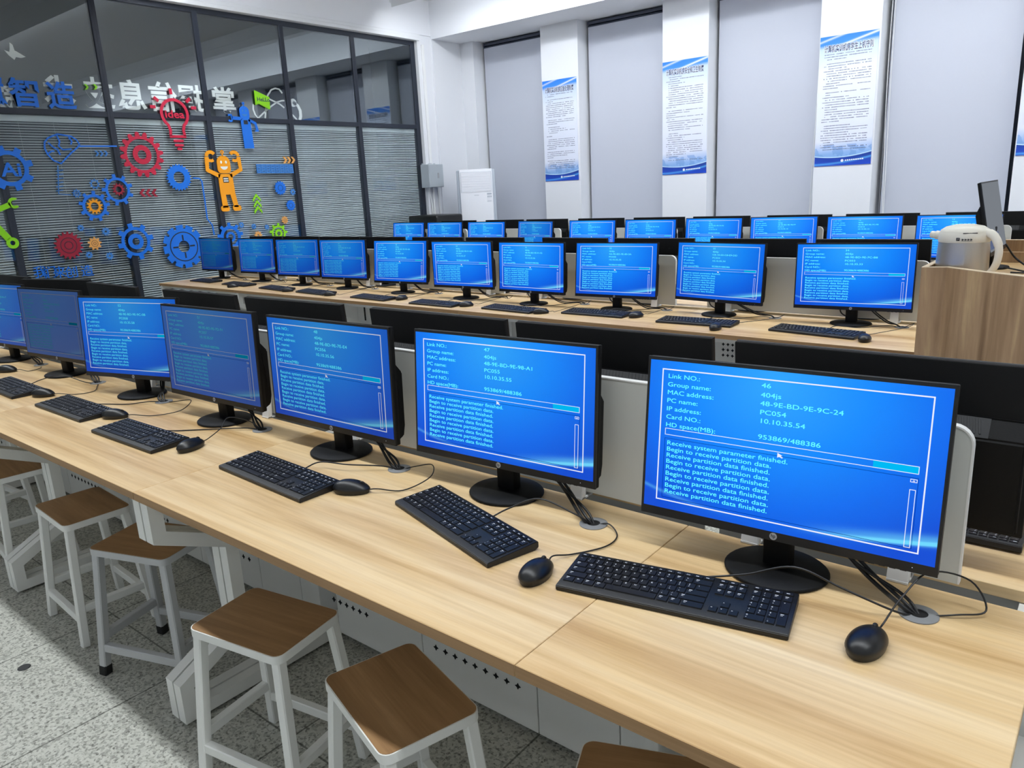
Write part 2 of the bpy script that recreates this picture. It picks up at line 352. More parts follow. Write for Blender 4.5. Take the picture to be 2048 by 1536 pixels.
class B:
    """collects shapes into one mesh"""
    def __init__(s): s.bm = bmesh.new(); s.mi = 0
    def _fin(s, fs):
        for f in fs: f.material_index = s.mi
    def box(s, x0, x1, y0, y1, z0, z1, bev=0.0, seg=1, mat=None):
        t = bmesh.new()
        bmesh.ops.create_cube(t, size=1)
        bmesh.ops.scale(t, vec=(x1 - x0, y1 - y0, z1 - z0), verts=t.verts)
        bmesh.ops.translate(t, vec=((x0 + x1) / 2, (y0 + y1) / 2, (z0 + z1) / 2), verts=t.verts)
        if bev: bmesh.ops.bevel(t, geom=list(t.edges), offset=bev, segments=seg, affect='EDGES', profile=0.5)
        if mat is not None: bmesh.ops.transform(t, matrix=mat, verts=t.verts)
        s.add(t); return s
    def add(s, t, mat=None):
        if mat is not None: bmesh.ops.transform(t, matrix=mat, verts=t.verts)
        mp = {}
        for v in t.verts: mp[v] = s.bm.verts.new(v.co)
        for f in t.faces:
            try: nf = s.bm.faces.new([mp[v] for v in f.verts]); nf.material_index = s.mi
            except ValueError: pass
        t.free(); return s
    def prism(s, pts, d0, d1, axis='x', holes=(), bev=0.0):
        """extrude a 2D outline; axis x: pts are (y,z); y: (x,z); z: (x,y)"""
        t = bmesh.new()
        def P(a, b, d):
            return {'x': (d, a, b), 'y': (a, d, b), 'z': (a, b, d)}[axis]
        loops = [pts] + list(holes)
        if not holes:
            lo = [t.verts.new(P(a, b, d0)) for a, b in pts]; hi = [t.verts.new(P(a, b, d1)) for a, b in pts]
            n = len(pts); t.faces.new(lo); t.faces.new(hi[::-1])
            for i in range(n): t.faces.new([lo[i], hi[i], hi[(i + 1) % n], lo[(i + 1) % n]])
        else:
            caps = []
            for d in (d0, d1):
                es = []; vs_all = []
                for lp in loops:
                    vs = [t.verts.new(P(a, b, d)) for a, b in lp]; vs_all.append(vs)
                    es += [t.edges.new((vs[i], vs[(i + 1) % len(vs)])) for i in range(len(vs))]
                bmesh.ops.triangle_fill(t, edges=es, use_beauty=True)
                caps.append(vs_all)
            for va, vb in zip(*caps):
                for i in range(len(va)):
                    j = (i + 1) % len(va); t.faces.new([va[i], va[j], vb[j], vb[i]])
        bmesh.ops.recalc_face_normals(t, faces=t.faces)
        if bev: bmesh.ops.bevel(t, geom=[e for e in t.edges if e.is_manifold and e.calc_face_angle(0) > 0.6], offset=bev, segments=2, affect='EDGES')
        s.add(t); return s
    def lathe(s, prof, n=32, c=(0, 0, 0), sx=1, sy=1):
        t = bmesh.new(); rings = []
        for r, z in prof:
            if r < 1e-6: rings.append([t.verts.new((c[0], c[1], c[2] + z))])
            else: rings.append([t.verts.new((c[0] + sx * r * math.cos(2 * PI * k / n), c[1] + sy * r * math.sin(2 * PI * k / n), c[2] + z)) for k in range(n)])
        for a, b in zip(rings, rings[1:]):
            for k in range(n):
                l = (k + 1) % n
                if len(a) == 1 and len(b) == 1: continue
                if len(a) == 1: t.faces.new([a[0], b[l], b[k]])
                elif len(b) == 1: t.faces.new([a[k], a[l], b[0]])
                else: t.faces.new([a[k], a[l], b[l], b[k]])
        bmesh.ops.recalc_face_normals(t, faces=t.faces)
        s.add(t); return s
    def tube(s, pts, r, n=8, spl=True, closed=False, flat=1.0):
        P = [Vector(p) for p in pts]
        if spl and len(P) > 2:
            Q = []
            ext = [P[0] * 2 - P[1]] + P + [P[-1] * 2 - P[-2]]
            for i in range(1, len(ext) - 2):
                a, b, c_, d = ext[i - 1:i + 3]
                for k in range(7):
                    u = k / 7
                    Q.append(0.5 * ((2 * b) + (c_ - a) * u + (2 * a - 5 * b + 4 * c_ - d) * u * u + (3 * b - a - 3 * c_ + d) * u ** 3))
            Q.append(P[-1]); P = Q
        t = bmesh.new(); prev = None; first = None
        nrm = None
        for i, p in enumerate(P):
            tg = (P[min(i + 1, len(P) - 1)] - P[max(i - 1, 0)])
            if tg.length < 1e-9: continue
            tg.normalize()
            if nrm is None: nrm = tg.orthogonal().normalized()
            nrm = (nrm - tg * nrm.dot(tg))
            nrm = nrm.normalized() if nrm.length > 1e-6 else tg.orthogonal().normalized()
            bn = tg.cross(nrm)
            rr = r[min(i * len(r) // len(P), len(r) - 1)] if isinstance(r, (list, tuple)) else r
            ring = [t.verts.new(p + nrm * rr * math.cos(2 * PI * k / n) + bn * rr * flat * math.sin(2 * PI * k / n)) for k in range(n)]
            if prev:
                for k in range(n): t.faces.new([prev[k], prev[(k + 1) % n], ring[(k + 1) % n], ring[k]])
            else: first = ring
            prev = ring
        t.faces.new(first[::-1]); t.faces.new(prev)
        s.add(t); return s
    def bar(s, a, b, w, d=None, up=(0, 0, 1)):
        """square bar from a to b"""
        a, b = Vector(a), Vector(b); d = d or w
        z = (b - a); L_ = z.length; z.normalize()
        x = Vector(up).cross(z)
        x = x.normalized() if x.length > 1e-4 else Vector((1, 0, 0))
        y = z.cross(x)
        m = Matrix(((x.x, y.x, z.x, a.x), (x.y, y.y, z.y, a.y), (x.z, y.z, z.z, a.z), (0, 0, 0, 1)))
        return s.box(-w / 2, w / 2, -d / 2, d / 2, 0, L_, bev=min(w, d) * 0.12, mat=m)
    def mesh(s, name, mats, sm=True, ang=35):
        me = bpy.data.meshes.new(name); s.bm.to_mesh(me); s.bm.free()
        for m in (mats if isinstance(mats, (list, tuple)) else [mats]): me.materials.append(M[m] if isinstance(m, str) else m)
        if sm: smooth(me, ang)
        return me
    def obj(s, name, mats, parent=None, loc=(0, 0, 0), rot=(0, 0, 0), sm=True, ang=35):
        return link_mesh(name, s.mesh(name, mats, sm, ang), parent, loc, rot)

def structure(name, b, mats, **k):
    o = b.obj(name, mats, **k); o['kind'] = 'structure'; return o

def clone(o, parent=None, name=None):
    c = o.copy(); COL.objects.link(c)
    if parent is not None: c.parent = parent
    for ch in list(o.children): clone(ch, c)
    return c

_fc = bpy.data.curves.new('lettering', 'FONT')
_fo = bpy.data.objects.new('lettering', _fc)
_tmp_scene = bpy.data.scenes.new('lettering_bench'); _tmp_scene.collection.objects.link(_fo)
_cache = {}
def glyphs(body, size=1.0, bold=0.0, depth=0.0):
    """(verts, faces, width) of a line of text lying in the xy plane, left aligned on the base line"""
    k = (body, size, bold, depth)
    if k not in _cache:
        _fc.body = body; _fc.size = size; _fc.offset = bold; _fc.extrude = depth; _fc.resolution_u = 3
        vl = _tmp_scene.view_layers[0]; vl.update()
        me = bpy.data.meshes.new_from_object(_fo.evaluated_get(vl.depsgraph))
        vs = [v.co.copy() for v in me.vertices]; fs = [tuple(p.vertices) for p in me.polygons]
        bpy.data.meshes.remove(me)
        _cache[k] = (vs, fs)
    return _cache[k]
def put_text(b, body, mat, size=1.0, bold=0.0, depth=0.0, align='l', fit=None):
    vs, fs = glyphs(body, size, bold, depth)
    if not vs: return
    x0 = min(v.x for v in vs); x1 = max(v.x for v in vs); y0 = min(v.y for v in vs); y1 = max(v.y for v in vs)
    off = {'l': 0, 'c': -(x0 + x1) / 2, 'r': -x1}[align]
    sx = sy = 1.0; oy = 0
    if fit:                      # fit into a box (w, h) centred on the origin
        sx = fit[0] / (x1 - x0); sy = fit[1] / (y1 - y0); off = -(x0 + x1) / 2; oy = -(y0 + y1) / 2
    nv = [b.bm.verts.new(mat @ Vector(((v.x + off) * sx, (v.y + oy) * sy, v.z))) for v in vs]
    for f in fs:
        try: nf = b.bm.faces.new([nv[i] for i in f]); nf.material_index = b.mi
        except ValueError: pass
XZ = Matrix(((1, 0, 0, 0), (0, 0, -1, 0), (0, 1, 0, 0), (0, 0, 0, 1)))     # text upright, read from -y

# ---------------------------------------------------------------- room shell
XG, YW = -7.986, 7.995           # glass partition plane, window wall plane
X1, Y0, ZC = 4.6, -4.6, DH + 3.48
b = B(); b.box(XG - 2.6, X1, Y0, YW + 0.6, -0.08, 0.0); structure('floor', b, 'floor')
b = B(); b.box(XG - 2.6, X1, Y0, YW + 0.6, ZC, ZC + 0.1); structure('ceiling', b, 'ceil')
b = B(); b.box(X1, X1 + 0.1, Y0, YW + 0.6, 0, ZC); structure('wall_right', b, 'wall')
b = B(); b.box(XG - 2.6, X1, Y0 - 0.1, Y0, 0, ZC); structure('wall_back', b, 'wall')
# left wall: band above the glass and the return beside it
ZT = 3.655
b = B(); b.box(XG - 0.12, XG + 0.045, Y0, 7.38, ZT + 0.13, ZC); b.box(XG - 0.12, XG + 0.03, 7.10, 7.38, 0, ZT + 0.13)
b.box(XG - 0.12, -7.93, 7.38, YW + 0.6, 0, ZC); structure('wall_left', b, 'wall')
b = B(); b.box(XG - 0.02, XG + 0.085, Y0, 7.10, ZT + 0.04, ZT + 0.085, bev=0.004); b.box(XG - 0.02, XG + 0.062, Y0, 7.13, ZT + 0.085, ZT + 0.13, bev=0.004)
structure('trim_1', b, 'trim')
b = B(); b.box(XG - 0.02, XG + 0.06, 7.07, 7.11, 0, ZT + 0.085, bev=0.003); structure('trim_2', b, 'trim')
# window wall with deep bays
PIERS = [(-7.93, -7.67), (-6.395, -5.765), (-4.47, -3.845), (-2.515, -1.88), (-0.555, 0.07), (1.40, 2.03), (3.35, X1)]
SOF = DH + 2.965
b = B()
for a, c in PIERS: b.box(a, c, YW, YW + 0.5, 0, SOF)
b.box(-7.93, X1, YW + 0.38, YW + 0.5, 0, SOF)
b.box(-7.93, X1, YW + 0.02, YW + 0.45, 0, 0.72)
structure('wall_window', b, 'wall')
b = B(); b.box(-7.95, X1, 7.375, YW + 0.6, SOF, ZC); structure('trim_3', b, 'wall')       # ceiling beam over the windows
b = B()
for k in range(5):
    a, c = PIERS[k][1], PIERS[k + 1][0]
    wb = B(); wb.box(a + 0.02, c - 0.02, YW + 0.345, YW + 0.375, 0.72, SOF - 0.01)
    structure('window_%d' % (k + 20), wb, 'alu')
# corridor behind the partition
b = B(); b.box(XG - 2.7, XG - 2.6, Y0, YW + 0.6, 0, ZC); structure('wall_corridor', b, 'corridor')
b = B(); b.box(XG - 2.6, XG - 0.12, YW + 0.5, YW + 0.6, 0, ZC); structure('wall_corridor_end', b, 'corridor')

# added lamp channels: shields block lamp reflections in glass and low light to windows
for k, (y, sides) in enumerate(((-0.2, (1,)), (3.2, (-1, 1)), (6.45, (-1,)))):
    b = B(); b.box(-7.65, 3.65, y - 0.1, y + 0.1, DH + 3.325, ZC)
    for s in sides: b.box(-7.65, 3.65, y + s * 0.085 - 0.003, y + s * 0.085 + 0.003, DH + (3.11 if k == 1 and s < 0 else 3.215), DH + 3.33)
    if k: b.box(-7.66, -7.655, y - 0.1, y + 0.1, DH + 3.27, ZC)
    structure('trim_%d' % (40 + k), b, 'trim')

# ---------------------------------------------------------------- glass partition
MY = [-4.1, -2.99, -1.88, -0.77, 0.34, 1.455, 2.565, 3.674, 4.801, 5.921, 7.035]
ZTR = 2.515
FX0, FX1 = XG - 0.07, XG - 0.004
b = B()
b.box(FX0, FX1, Y0, 7.10, ZT - 0.02, ZT + 0.06, bev=0.003); b.box(FX0, FX1, Y0, 7.07, 0.0, 0.1, bev=0.003)
structure('trim_4', b, 'alu')
b = B(); b.box(FX0, FX1, Y0, 7.07, ZTR - 0.028, ZTR + 0.028, bev=0.003); structure('trim_5', b, 'alu')
for i, y in enumerate(MY):
    b = B(); w = 0.032 if i < len(MY) - 1 else 0.04
    b.box(FX0, FX1 + 0.0015, y - w, y + w, 0.0, ZT, bev=0.003)
    b.box(FX1 + 0.001, FX1 + 0.003, y - 0.003, y + 0.003, 0.1, ZT - 0.02)
    structure('trim_%d' % (6 + i), b, 'alu')
BAYS = list(zip(MY[3:-1], MY[4:]))
nwin = 1
for i, (ya, yb) in enumerate(BAYS):
    for za, zb in ((0.1, ZTR - 0.028), (ZTR + 0.028, ZT - 0.02)):
        b = B(); b.box(XG - 0.022, XG - 0.016, ya + 0.032, yb - 0.032, za, zb)
        structure('window_%d' % nwin, b, 'glass' if za < 1 else 'glass_up', sm=False); nwin += 1
for i, (ya, yb) in enumerate(zip(MY[:3], MY[1:4])):
    b = B(); b.box(XG - 0.022, XG - 0.016, ya + 0.032, yb - 0.032, 0.1, ZT - 0.02)
    structure('window_%d' % nwin, b, 'glass', sm=False); nwin += 1

# venetian blinds behind the lower panes
ordinal = ['first', 'second', 'third', 'fourth', 'fifth', 'sixth', 'seventh', 'eighth', 'ninth', 'tenth', 'eleventh', 'twelfth']
TILT = [40, 44, 24, 34, 40, 46, 44]
vis_bays = BAYS
for i, (ya, yb) in enumerate(vis_bays):
    k = len(vis_bays) - i
    t = thing('venetian_blind', 'pale venetian blind in the glass wall, %s bay from the far corner' % ordinal[k - 1], 'blind', (XG - 0.062, (ya + yb) / 2, ZTR - 0.06), 0, 'venetian blinds in the glass wall')
    L_ = (yb - ya) / 2 - 0.045
    b = B(); b.box(-0.012, 0.012, -L_, L_, -0.03, 0.028, bev=0.002); b.obj('head_rail', 'slat', t)
    b = B(); n = 92
    for s in range(n):
        z = -0.045 - s * 0.0248
        a = math.radians(TILT[i] + rnd.uniform(-3, 3)); ca, sa = math.cos(a) * 0.0125, math.sin(a) * 0.0125
        sag = rnd.uniform(-0.002, 0.002)
        v = [b.bm.verts.new(p) for p in ((ca, -L_, z - sa), (ca, L_, z - sa + sag), (0, L_, z + 0.0012 + sag), (0, -L_, z + 0.0012), (-ca, L_, z + sa + sag), (-ca, -L_, z + sa))]
        b.bm.faces.new([v[0], v[1], v[2], v[3]]); b.bm.faces.new([v[3], v[2], v[4], v[5]])
    o = b.obj('slats', 'slat', t, sm=False)
    b = B()
    for yy in (-L_ * 0.62, 0.0, L_ * 0.62): b.tube([(0.015, yy, 0), (0.015, yy, -n * 0.0248)], 0.0009, 5)
    b.obj('ladder_cord', 'slat', t)

# ---------------------------------------------------------------- roller blinds
rb_label = ['grey roller blind in the window bay nearest the air conditioner', 'grey roller blind between the leftmost poster and the second poster',
            'grey roller blind between the second poster and the third poster', 'grey roller blind behind the electric kettle, right of the third poster']
for k in range(4):
    a, c = PIERS[k][1], PIERS[k + 1][0]
    t = thing('roller_blind', rb_label[k], 'blind', ((a + c) / 2, YW + 0.24, SOF - 0.09), 0, 'grey roller blinds')
    w = (c - a) / 2 - (0.032 if k != 3 else 0.052)
    b = B(); b.tube([(-w, 0.0, 0), (w, 0.0, 0)], 0.03, 16, spl=False); b.obj('roller_tube', 'rail', t)
    b = B(); b.box(-w, w, -0.035, 0.035, 0.034, 0.07, bev=0.003); b.obj('mounting_rail', 'rail', t)
    b = B(); b.box(-w + 0.008, w - 0.008, -0.0315, -0.0295, -2.75, 0.0); b.obj('fabric', 'fabric', t, sm=False)
    b = B(); b.tube([(-w + 0.008, -0.03, -2.76), (w - 0.008, -0.03, -2.76)], 0.012, 10, spl=False); b.obj('bottom_bar', 'slat', t)
    b = B(); s = 1 if k < 3 else -1
    b.tube([(s * (w - 0.02), -0.04, -0.02), (s * (w - 0.03), -0.05, -1.2), (s * (w - 0.055), -0.06, -2.6)], 0.004, 6)
    b.tube([(s * (w + 0.005), -0.05, -0.02), (s * (w + 0.004), -0.055, -1.2), (s * (w - 0.045), -0.06, -2.6)], 0.004, 6)
    b.obj('pull_cord', 'white_edge', t)

# ---------------------------------------------------------------- posters
def rounded(w, h, r, n=5, cx=0, cz=0):
    pts = []
    for sx, sz, a0 in ((1, 1, 0), (-1, 1, 90), (-1, -1, 180), (1, -1, 270)):
        for k in range(n + 1):
            a = math.radians(a0 + 90 * k / n)
            pts.append((cx + sx * (w / 2 - r) + r * math.cos(a), cz + sz * (h / 2 - r) + r * math.sin(a)))
    return pts
def disc(r, n=24, cx=0, cz=0): return [(cx + r * math.cos(2 * PI * k / n), cz + r * math.sin(2 * PI * k / n)) for k in range(n)]
def poster(x0, x1, title, label, seed):
    z0, z1 = 0.857 + DH, 2.239 + DH
    w, h = x1 - x0, z1 - z0
    t = thing('rules_poster', label, 'poster', ((x0 + x1) / 2, YW - 0.001, z0), 0, 'blue and white rules posters')
    b = B(); b.box(-w / 2, w / 2, -0.006, 0.0, 0, h)
    me = b.mesh('sheet', 'poster', sm=False)
    uvl = me.uv_layers.new(name='UVMap')
    for l in me.loops:
        co = me.vertices[l.vertex_index].co; uvl.data[l.index].uv = (co.x / w + 0.5, co.z / h)
    link_mesh('sheet', me, t)
    b = B()
    put_text(b, title, Matrix.Translation((0, -0.0066, h * 0.905)) @ XZ, bold=0.045, fit=(w * 0.85, 0.088)); b.obj('title_outline', 'white_ink', t, sm=False)
    b = B()
    put_text(b, title, Matrix.Translation((0, -0.0072, h * 0.905)) @ XZ, bold=0.014, fit=(w * 0.835, 0.079)); b.obj('title', 'ink', t, sm=False)
    # body copy: far too small to read, rows of character-sized dashes
    b = B(); R = random.Random(seed); z = h * 0.862; cw = 0.0135
    while z > h * 0.125:
        x = -w * 0.41 + (0.03 if R.random() < 0.5 else 0); last = R.random() < 0.3
        xe = w * (R.uniform(-0.25, 0.2) if last else 0.40)
        while x < xe:
            if R.random() < 0.085: x += cw * 1.3; continue
            hh = R.uniform(0.005, 0.0095); ww = cw * R.uniform(0.55, 0.85)
            b.box(x, x + ww, -0.0066, -0.0062, z - hh / 2, z + hh / 2)
            x += cw
        z -= 0.0258 if not last else R.choice((0.0258, 0.0258, 0.045))
    b.obj('body_text', 'ink_grey', t, sm=False)
    b = B(); b.prism(disc(0.016), -0.0068, -0.006, 'y'); e = b.obj('emblem', 'white_ink', t, (0.0, 0, 0.052), sm=False)
    b = B()
    for k in range(9): b.box(0.03 + k * 0.0225, 0.046 + k * 0.0225, -0.0067, -0.0062, 0.046 + k * 0.001, 0.060 + k * 0.001)
    b.obj('footer_text', 'white_ink', t, sm=False)
poster(-6.384, -5.797, '计算机实训机房应急处理制度', 'tall rules poster on the pier nearest the air conditioner, leftmost of all', 3)
poster(-4.466, -3.85, '计算机实训机房安全和卫生制度', 'tall rules poster on the middle white pier, between second and third blinds', 4)
poster(-2.508, -1.898, '计算机实训机房学生上机守则', 'tall rules poster with student rules title, highest in view', 5)
poster(-0.545, 0.06, '计算机实训机房管理制度', 'rules poster cut off by the right edge of the photo, above the lectern', 6)

# ---------------------------------------------------------------- air conditioner in the corner
ac = thing('air_conditioner', 'white floor standing air conditioner with grey side strips in the corner', 'air conditioner', (-7.25, 7.42, 0), math.radians(40))
AW, AD, AH = 0.285, 0.16, 1.862
b = B(); b.box(-AW, AW, -AD + 0.03, AD, 0, AH - 0.004, bev=0.02, seg=2); b.obj('side_housing', 'acgrey', ac)
b = B(); b.box(-AW + 0.045, AW - 0.045, -AD, -AD + 0.05, 0.03, AH, bev=0.008, seg=2); b.obj('front_panel', 'aircon', ac)
b = B(); b.box(-AW + 0.064, AW - 0.064, -AD - 0.004, -AD + 0.01, AH - 0.33, AH - 0.045, bev=0.003)
for k in range(7): b.box(-AW + 0.075, AW - 0.075, -AD - 0.006, -AD, AH - 0.31 + k * 0.035, AH - 0.302 + k * 0.035, bev=0.001)
b.obj('air_outlet_louver', 'aircon', ac)
b = B(); b.box(-AW + 0.06, AW - 0.06, -AD - 0.0012, -AD + 0.01, AH - 0.043, AH - 0.039); b.box(-AW + 0.058, -AW + 0.062, -AD - 0.0012, -AD + 0.01, AH - 0.33, AH - 0.04); b.box(AW - 0.062, AW - 0.058, -AD - 0.0012, -AD + 0.01, AH - 0.33, AH - 0.04)
b.obj('outlet_gap', 'acgrey', ac)
b = B()
for k in range(7): b.box(-0.035 + k * 0.01, -0.028 + k * 0.01, -AD - 0.0012, -AD, AH - 0.376, AH - 0.368)
b.obj('brand_mark', 'acgrey', ac)
b = B(); b.mi = 0; b.box(AW - 0.135, AW - 0.062, -AD - 0.0012, -AD, AH - 0.475, AH - 0.345)
b.mi = 1; b.box(AW - 0.133, AW - 0.064, -AD - 0.0018, -AD, AH - 0.368, AH - 0.350)
for k in range(3): b.box(AW - 0.125 + k * 0.022, AW - 0.112 + k * 0.022, -AD - 0.0018, -AD, AH - 0.41, AH - 0.385)
b.box(AW - 0.13, AW - 0.07, -AD - 0.0018, -AD, AH - 0.465, AH - 0.46)
b.obj('rating_sticker', ['aircon', 'acgrey'], ac)

# ---------------------------------------------------------------- electric box on the corner
eb = thing('electric_box', 'grey metal electric box on the corner beside the glass wall', 'electric box', (-7.955, 7.175, 1.635), 0)
b = B(); b.box(0.0, 0.17, -0.2, 0.10, 0, 0.335, bev=0.004); b.obj('cabinet', 'ebox', eb)
b = B(); b.box(0.165, 0.182, -0.195, 0.095, 0.004, 0.331, bev=0.004); b.obj('door', 'ebox', eb)
b = B(); b.box(0.182, 0.186, -0.03, 0.0, 0.13, 0.21, bev=0.003); b.lathe([(0, 0.008), (0.01, 0.006), (0.01, 0)], 12, (0.186, -0.015, 0.19)); b.obj('lock', 'logo', eb)
b = B()
for y in (-0.17, -0.05, 0.08): b.box(0.01, 0.03, y - 0.012, y + 0.012, 0.333, 0.352, bev=0.002)
b.obj('mounting_tab', 'ebox', eb)
for nm, pts, r, lab in (('conduit', [(-7.94, 7.2, 0.02), (-7.94, 7.2, 1.64)], 0.018, 'white straight conduit running down from the electric box'),
                   ('cable', [(-7.9, 7.08, 1.64), (-7.93, 7.1, 1.56), (-7.94, 7.15, 1.3), (-7.94, 7.17, 0.02)], 0.011, 'white loose cable curving down left of the conduit'),
                   ('trunking', [(-7.94, 7.3, 1.64), (-7.94, 7.32, 1.3), (-7.94, 7.34, 0.02)], 0.014, 'white cable running down right of the conduit')):
    b = B(); b.tube(pts, r, 10); tag(b.obj(nm, 'white_edge'), lab, 'conduit' if nm == 'conduit' else 'cable')
b = B(); b.box(-7.956, -7.93, 7.165, 7.21, 1.99, ZT, bev=0.003); tag(b.obj('trunking', 'white_edge'), 'white cable trunking rising from the electric box to the ceiling trim', 'trunking')

# black cabinet in the far corner
cb = thing('equipment_cabinet', 'black equipment cabinet with glossy top in the far corner by the glass wall', 'cabinet', (-7.36, 6.77, 0), math.radians(-6))
b = B(); b.box(-0.5, 0.16, -0.25, 0.25, 0.03, 1.245, bev=0.03, seg=3); b.obj('body', 'gloss_black', cb)
b = B(); b.box(-0.46, 0.12, -0.262, -0.24, 0.08, 1.16, bev=0.006); b.obj('door', 'black', cb)
b = B(); b.box(0.07, 0.09, -0.282, -0.258, 0.6, 0.75, bev=0.004); b.obj('handle', 'vent', cb)
b = B()
for x in (-0.42, 0.08):
    for y in (-0.2, 0.2): b.lathe([(0, 0), (0.025, 0), (0.025, 0.035), (0, 0.035)], 12, (x, y, 0))
b.obj('feet', 'rubber', cb)

# ---------------------------------------------------------------- cut-out artwork on the glass wall
YZ = Matrix(((0, 0, 1, 0), (1, 0, 0, 0), (0, 1, 0, 0), (0, 0, 0, 1)))
YZm = Matrix(((0, 0, -1, 0), (-1, 0, 0, 0), (0, 1, 0, 0), (0, 0, 0, 1)))
XD = XG + 0.001                  # back of the cut-outs
XO = XG - 0.024                  # outer face of the glass
TH = 0.009

def gear_outline(R, r, n, duty=0.5, taper=0.75, ph=0.0, rounded_t=False):
    pts = []
    for k in range(n):
        a0 = ph + 2 * PI * k / n; w = 2 * PI / n * duty / 2
        if rounded_t:
            for s in range(7):
                a = a0 - w + 2 * w * s / 6; rr = r + (R - r) * math.sin(PI * s / 6) ** 0.6
                pts.append((rr * math.cos(a), rr * math.sin(a)))
        else:
            pts += [(r * math.cos(a0 - w), r * math.sin(a0 - w)), (R * math.cos(a0 - w * taper), R * math.sin(a0 - w * taper)),
                    (R * math.cos(a0 + w * taper), R * math.sin(a0 + w * taper)), (r * math.cos(a0 + w), r * math.sin(a0 + w))]
        am = a0 + PI / n
        pts.append((r * math.cos(am), r * math.sin(am)))
    return pts
def gear(c, R, n, mat, label, hole=0.5, root=0.78, ring=None, duty=0.5, taper=0.75, ph=0.1, rt=False, hub=None, lift=0.0):
    """toothed wheel; hole = centre opening; ring = (inner, outer) of a loose inner ring; hub = outer radius of a dish with a groove"""
    t = thing('gear_cutout', label, 'gear', (XD + lift, c[0], c[1]), 0, 'gear cut-outs on the glass wall')
    b = B(); b.prism(gear_outline(R, R * root, n, duty, taper, ph, rt), 0, TH, 'x', [disc(R * hole, 28)] if hole else [])
    b.obj('toothed_rim', mat, t, sm=False)
    if ring:
        b = B(); b.prism(disc(R * ring[1], 26), 0, TH, 'x', [disc(R * ring[0], 20)] if ring[0] else []); b.obj('inner_ring', mat, t, sm=False)
    if hub:
        for q in hub:
            b = B(); b.prism(disc(R * (q + 0.022), 30), TH, TH + 0.0012, 'x', [disc(R * (q - 0.022), 30)]); b.obj('groove', 'alu', t, sm=False)
    return t
def flat(name, label, cat, polys, mat, group=None, x=None, th=TH):
    """one cut-out made of outlines given in (y, z) on the wall"""
    ys = [p[0] for q in polys for p in q]; zs = [p[1] for q in polys for p in q]
    c = ((min(ys) + max(ys)) / 2, (min(zs) + max(zs)) / 2)
    b = B()
    for q in polys: b.prism([(y - c[0], z - c[1]) for y, z in q], 0, th, 'x')
    o = b.obj(name, mat, None, (XD if x is None else x, c[0], c[1]), sm=False)
    return tag(o, label, cat, group)
def stroke(pts, w):
    """outline of a polyline with width w"""
    L_, R_ = [], []
    P = [Vector((p[0], p[1])) for p in pts]
    for i, p in enumerate(P):
        d = (P[min(i + 1, len(P) - 1)] - P[max(i - 1, 0)]).normalized(); n = Vector((-d.y, d.x))
        L_.append(tuple(p + n * w / 2)); R_.append(tuple(p - n * w / 2))
    return L_ + R_[::-1]
def arc(c, rx, rz, a0, a1, n=20): return [(c[0] + rx * math.cos(math.radians(a0 + (a1 - a0) * k / n)), c[1] + rz * math.sin(math.radians(a0 + (a1 - a0) * k / n))) for k in range(n + 1)]

gear((1.523, 1.984), 0.2120, 8, 'blue', 'large blue gear with letters AI inside, cut off at the left edge', hole=0.60, root=0.78, duty=0.46, ph=0.25)
b = B(); put_text(b, 'Ai', Matrix.Identity(4) @ YZ, bold=0.02, depth=0.004, fit=(0.0925 * 1.9, 0.0645 * 2))
tag(b.obj('letter_cutout', 'blue', None, (XD + 0.005, *(1.530, 1.974)), sm=False), 'blue letters A and i inside the large left gear', 'sign letters')
gear((2.824, 2.112), 0.2395, 16, 'red', 'largest red gear with an open ring, below the red light bulb rays', hole=0.68, root=0.80, ring=(0.2, 0.42), duty=0.72, rt=True)
gear((2.278, 1.819), 0.0525, 9, 'blue_faint', 'small faint blue ring gear above the blue and orange gear', hole=0.55, root=0.75)
gear((2.085, 1.730), 0.0445, 9, 'blue_faint', 'tiny faint blue gear left of the blue and orange gear', hole=0.5, root=0.72, ring=(0.15, 0.3))
gear((2.501, 1.752), 0.1640, 9, 'blue', 'blue open gear holding a small red gear', hole=0.62, root=0.78, duty=0.4, ph=0.3)
gear((2.510, 1.757), 0.0645, 11, 'red_dark', 'small dark red gear inside a blue open gear', hole=0.48, root=0.75, lift=0.002)
gear((2.237, 1.596), 0.1560, 9, 'blue', 'blue open gear holding an orange gear', hole=0.60, root=0.78, duty=0.4, ph=0.1)
gear((2.237, 1.596), 0.0780, 12, 'orange', 'orange gear inside a blue open gear', hole=0.5, root=0.78, lift=0.002)
gear((1.914, 1.220), 0.1395, 18, 'red_dark', 'dark red gear with grooved rings, lower left of the glass wall', hole=0.0, root=0.82, duty=0.6, taper=0.4, hub=(0.28, 0.55))
gear((2.170, 1.218), 0.0690, 9, 'peach', 'small orange gear right of the dark red gear', hole=0.0, root=0.76, hub=(0.18, 0.46))
gear((2.061, 1.385), 0.0350, 9, 'blue_faint', 'tiny blue gear above the dark red gear', hole=0.25, root=0.75)
gear((2.302, 1.332), 0.0440, 9, 'blue_faint', 'tiny blue gear upper right of the small orange gear', hole=0.25, root=0.75)
gear((2.094, 1.106), 0.0380, 9, 'blue_faint', 'tiny blue gear below left of the small orange gear', hole=0.25, root=0.75)
gear((2.298, 1.076), 0.0415, 9, 'blue_faint', 'tiny blue gear below right of the small orange gear', hole=0.25, root=0.75)
gear((2.600, 1.203), 0.1990, 8, 'blue', 'blue gear with an inner ring, left of the big slotted blue gear', hole=0.62, root=0.78, ring=(0.2, 0.42), duty=0.42, ph=0.2)
t = gear((3.135, 1.102), 0.2460, 12, 'blue', 'biggest blue gear with four dark slots, left of the middle row monitors', hole=0.27, root=0.82, duty=0.78, taper=0.85, hub=(0.66,))
b = B(); R_ = 0.2460
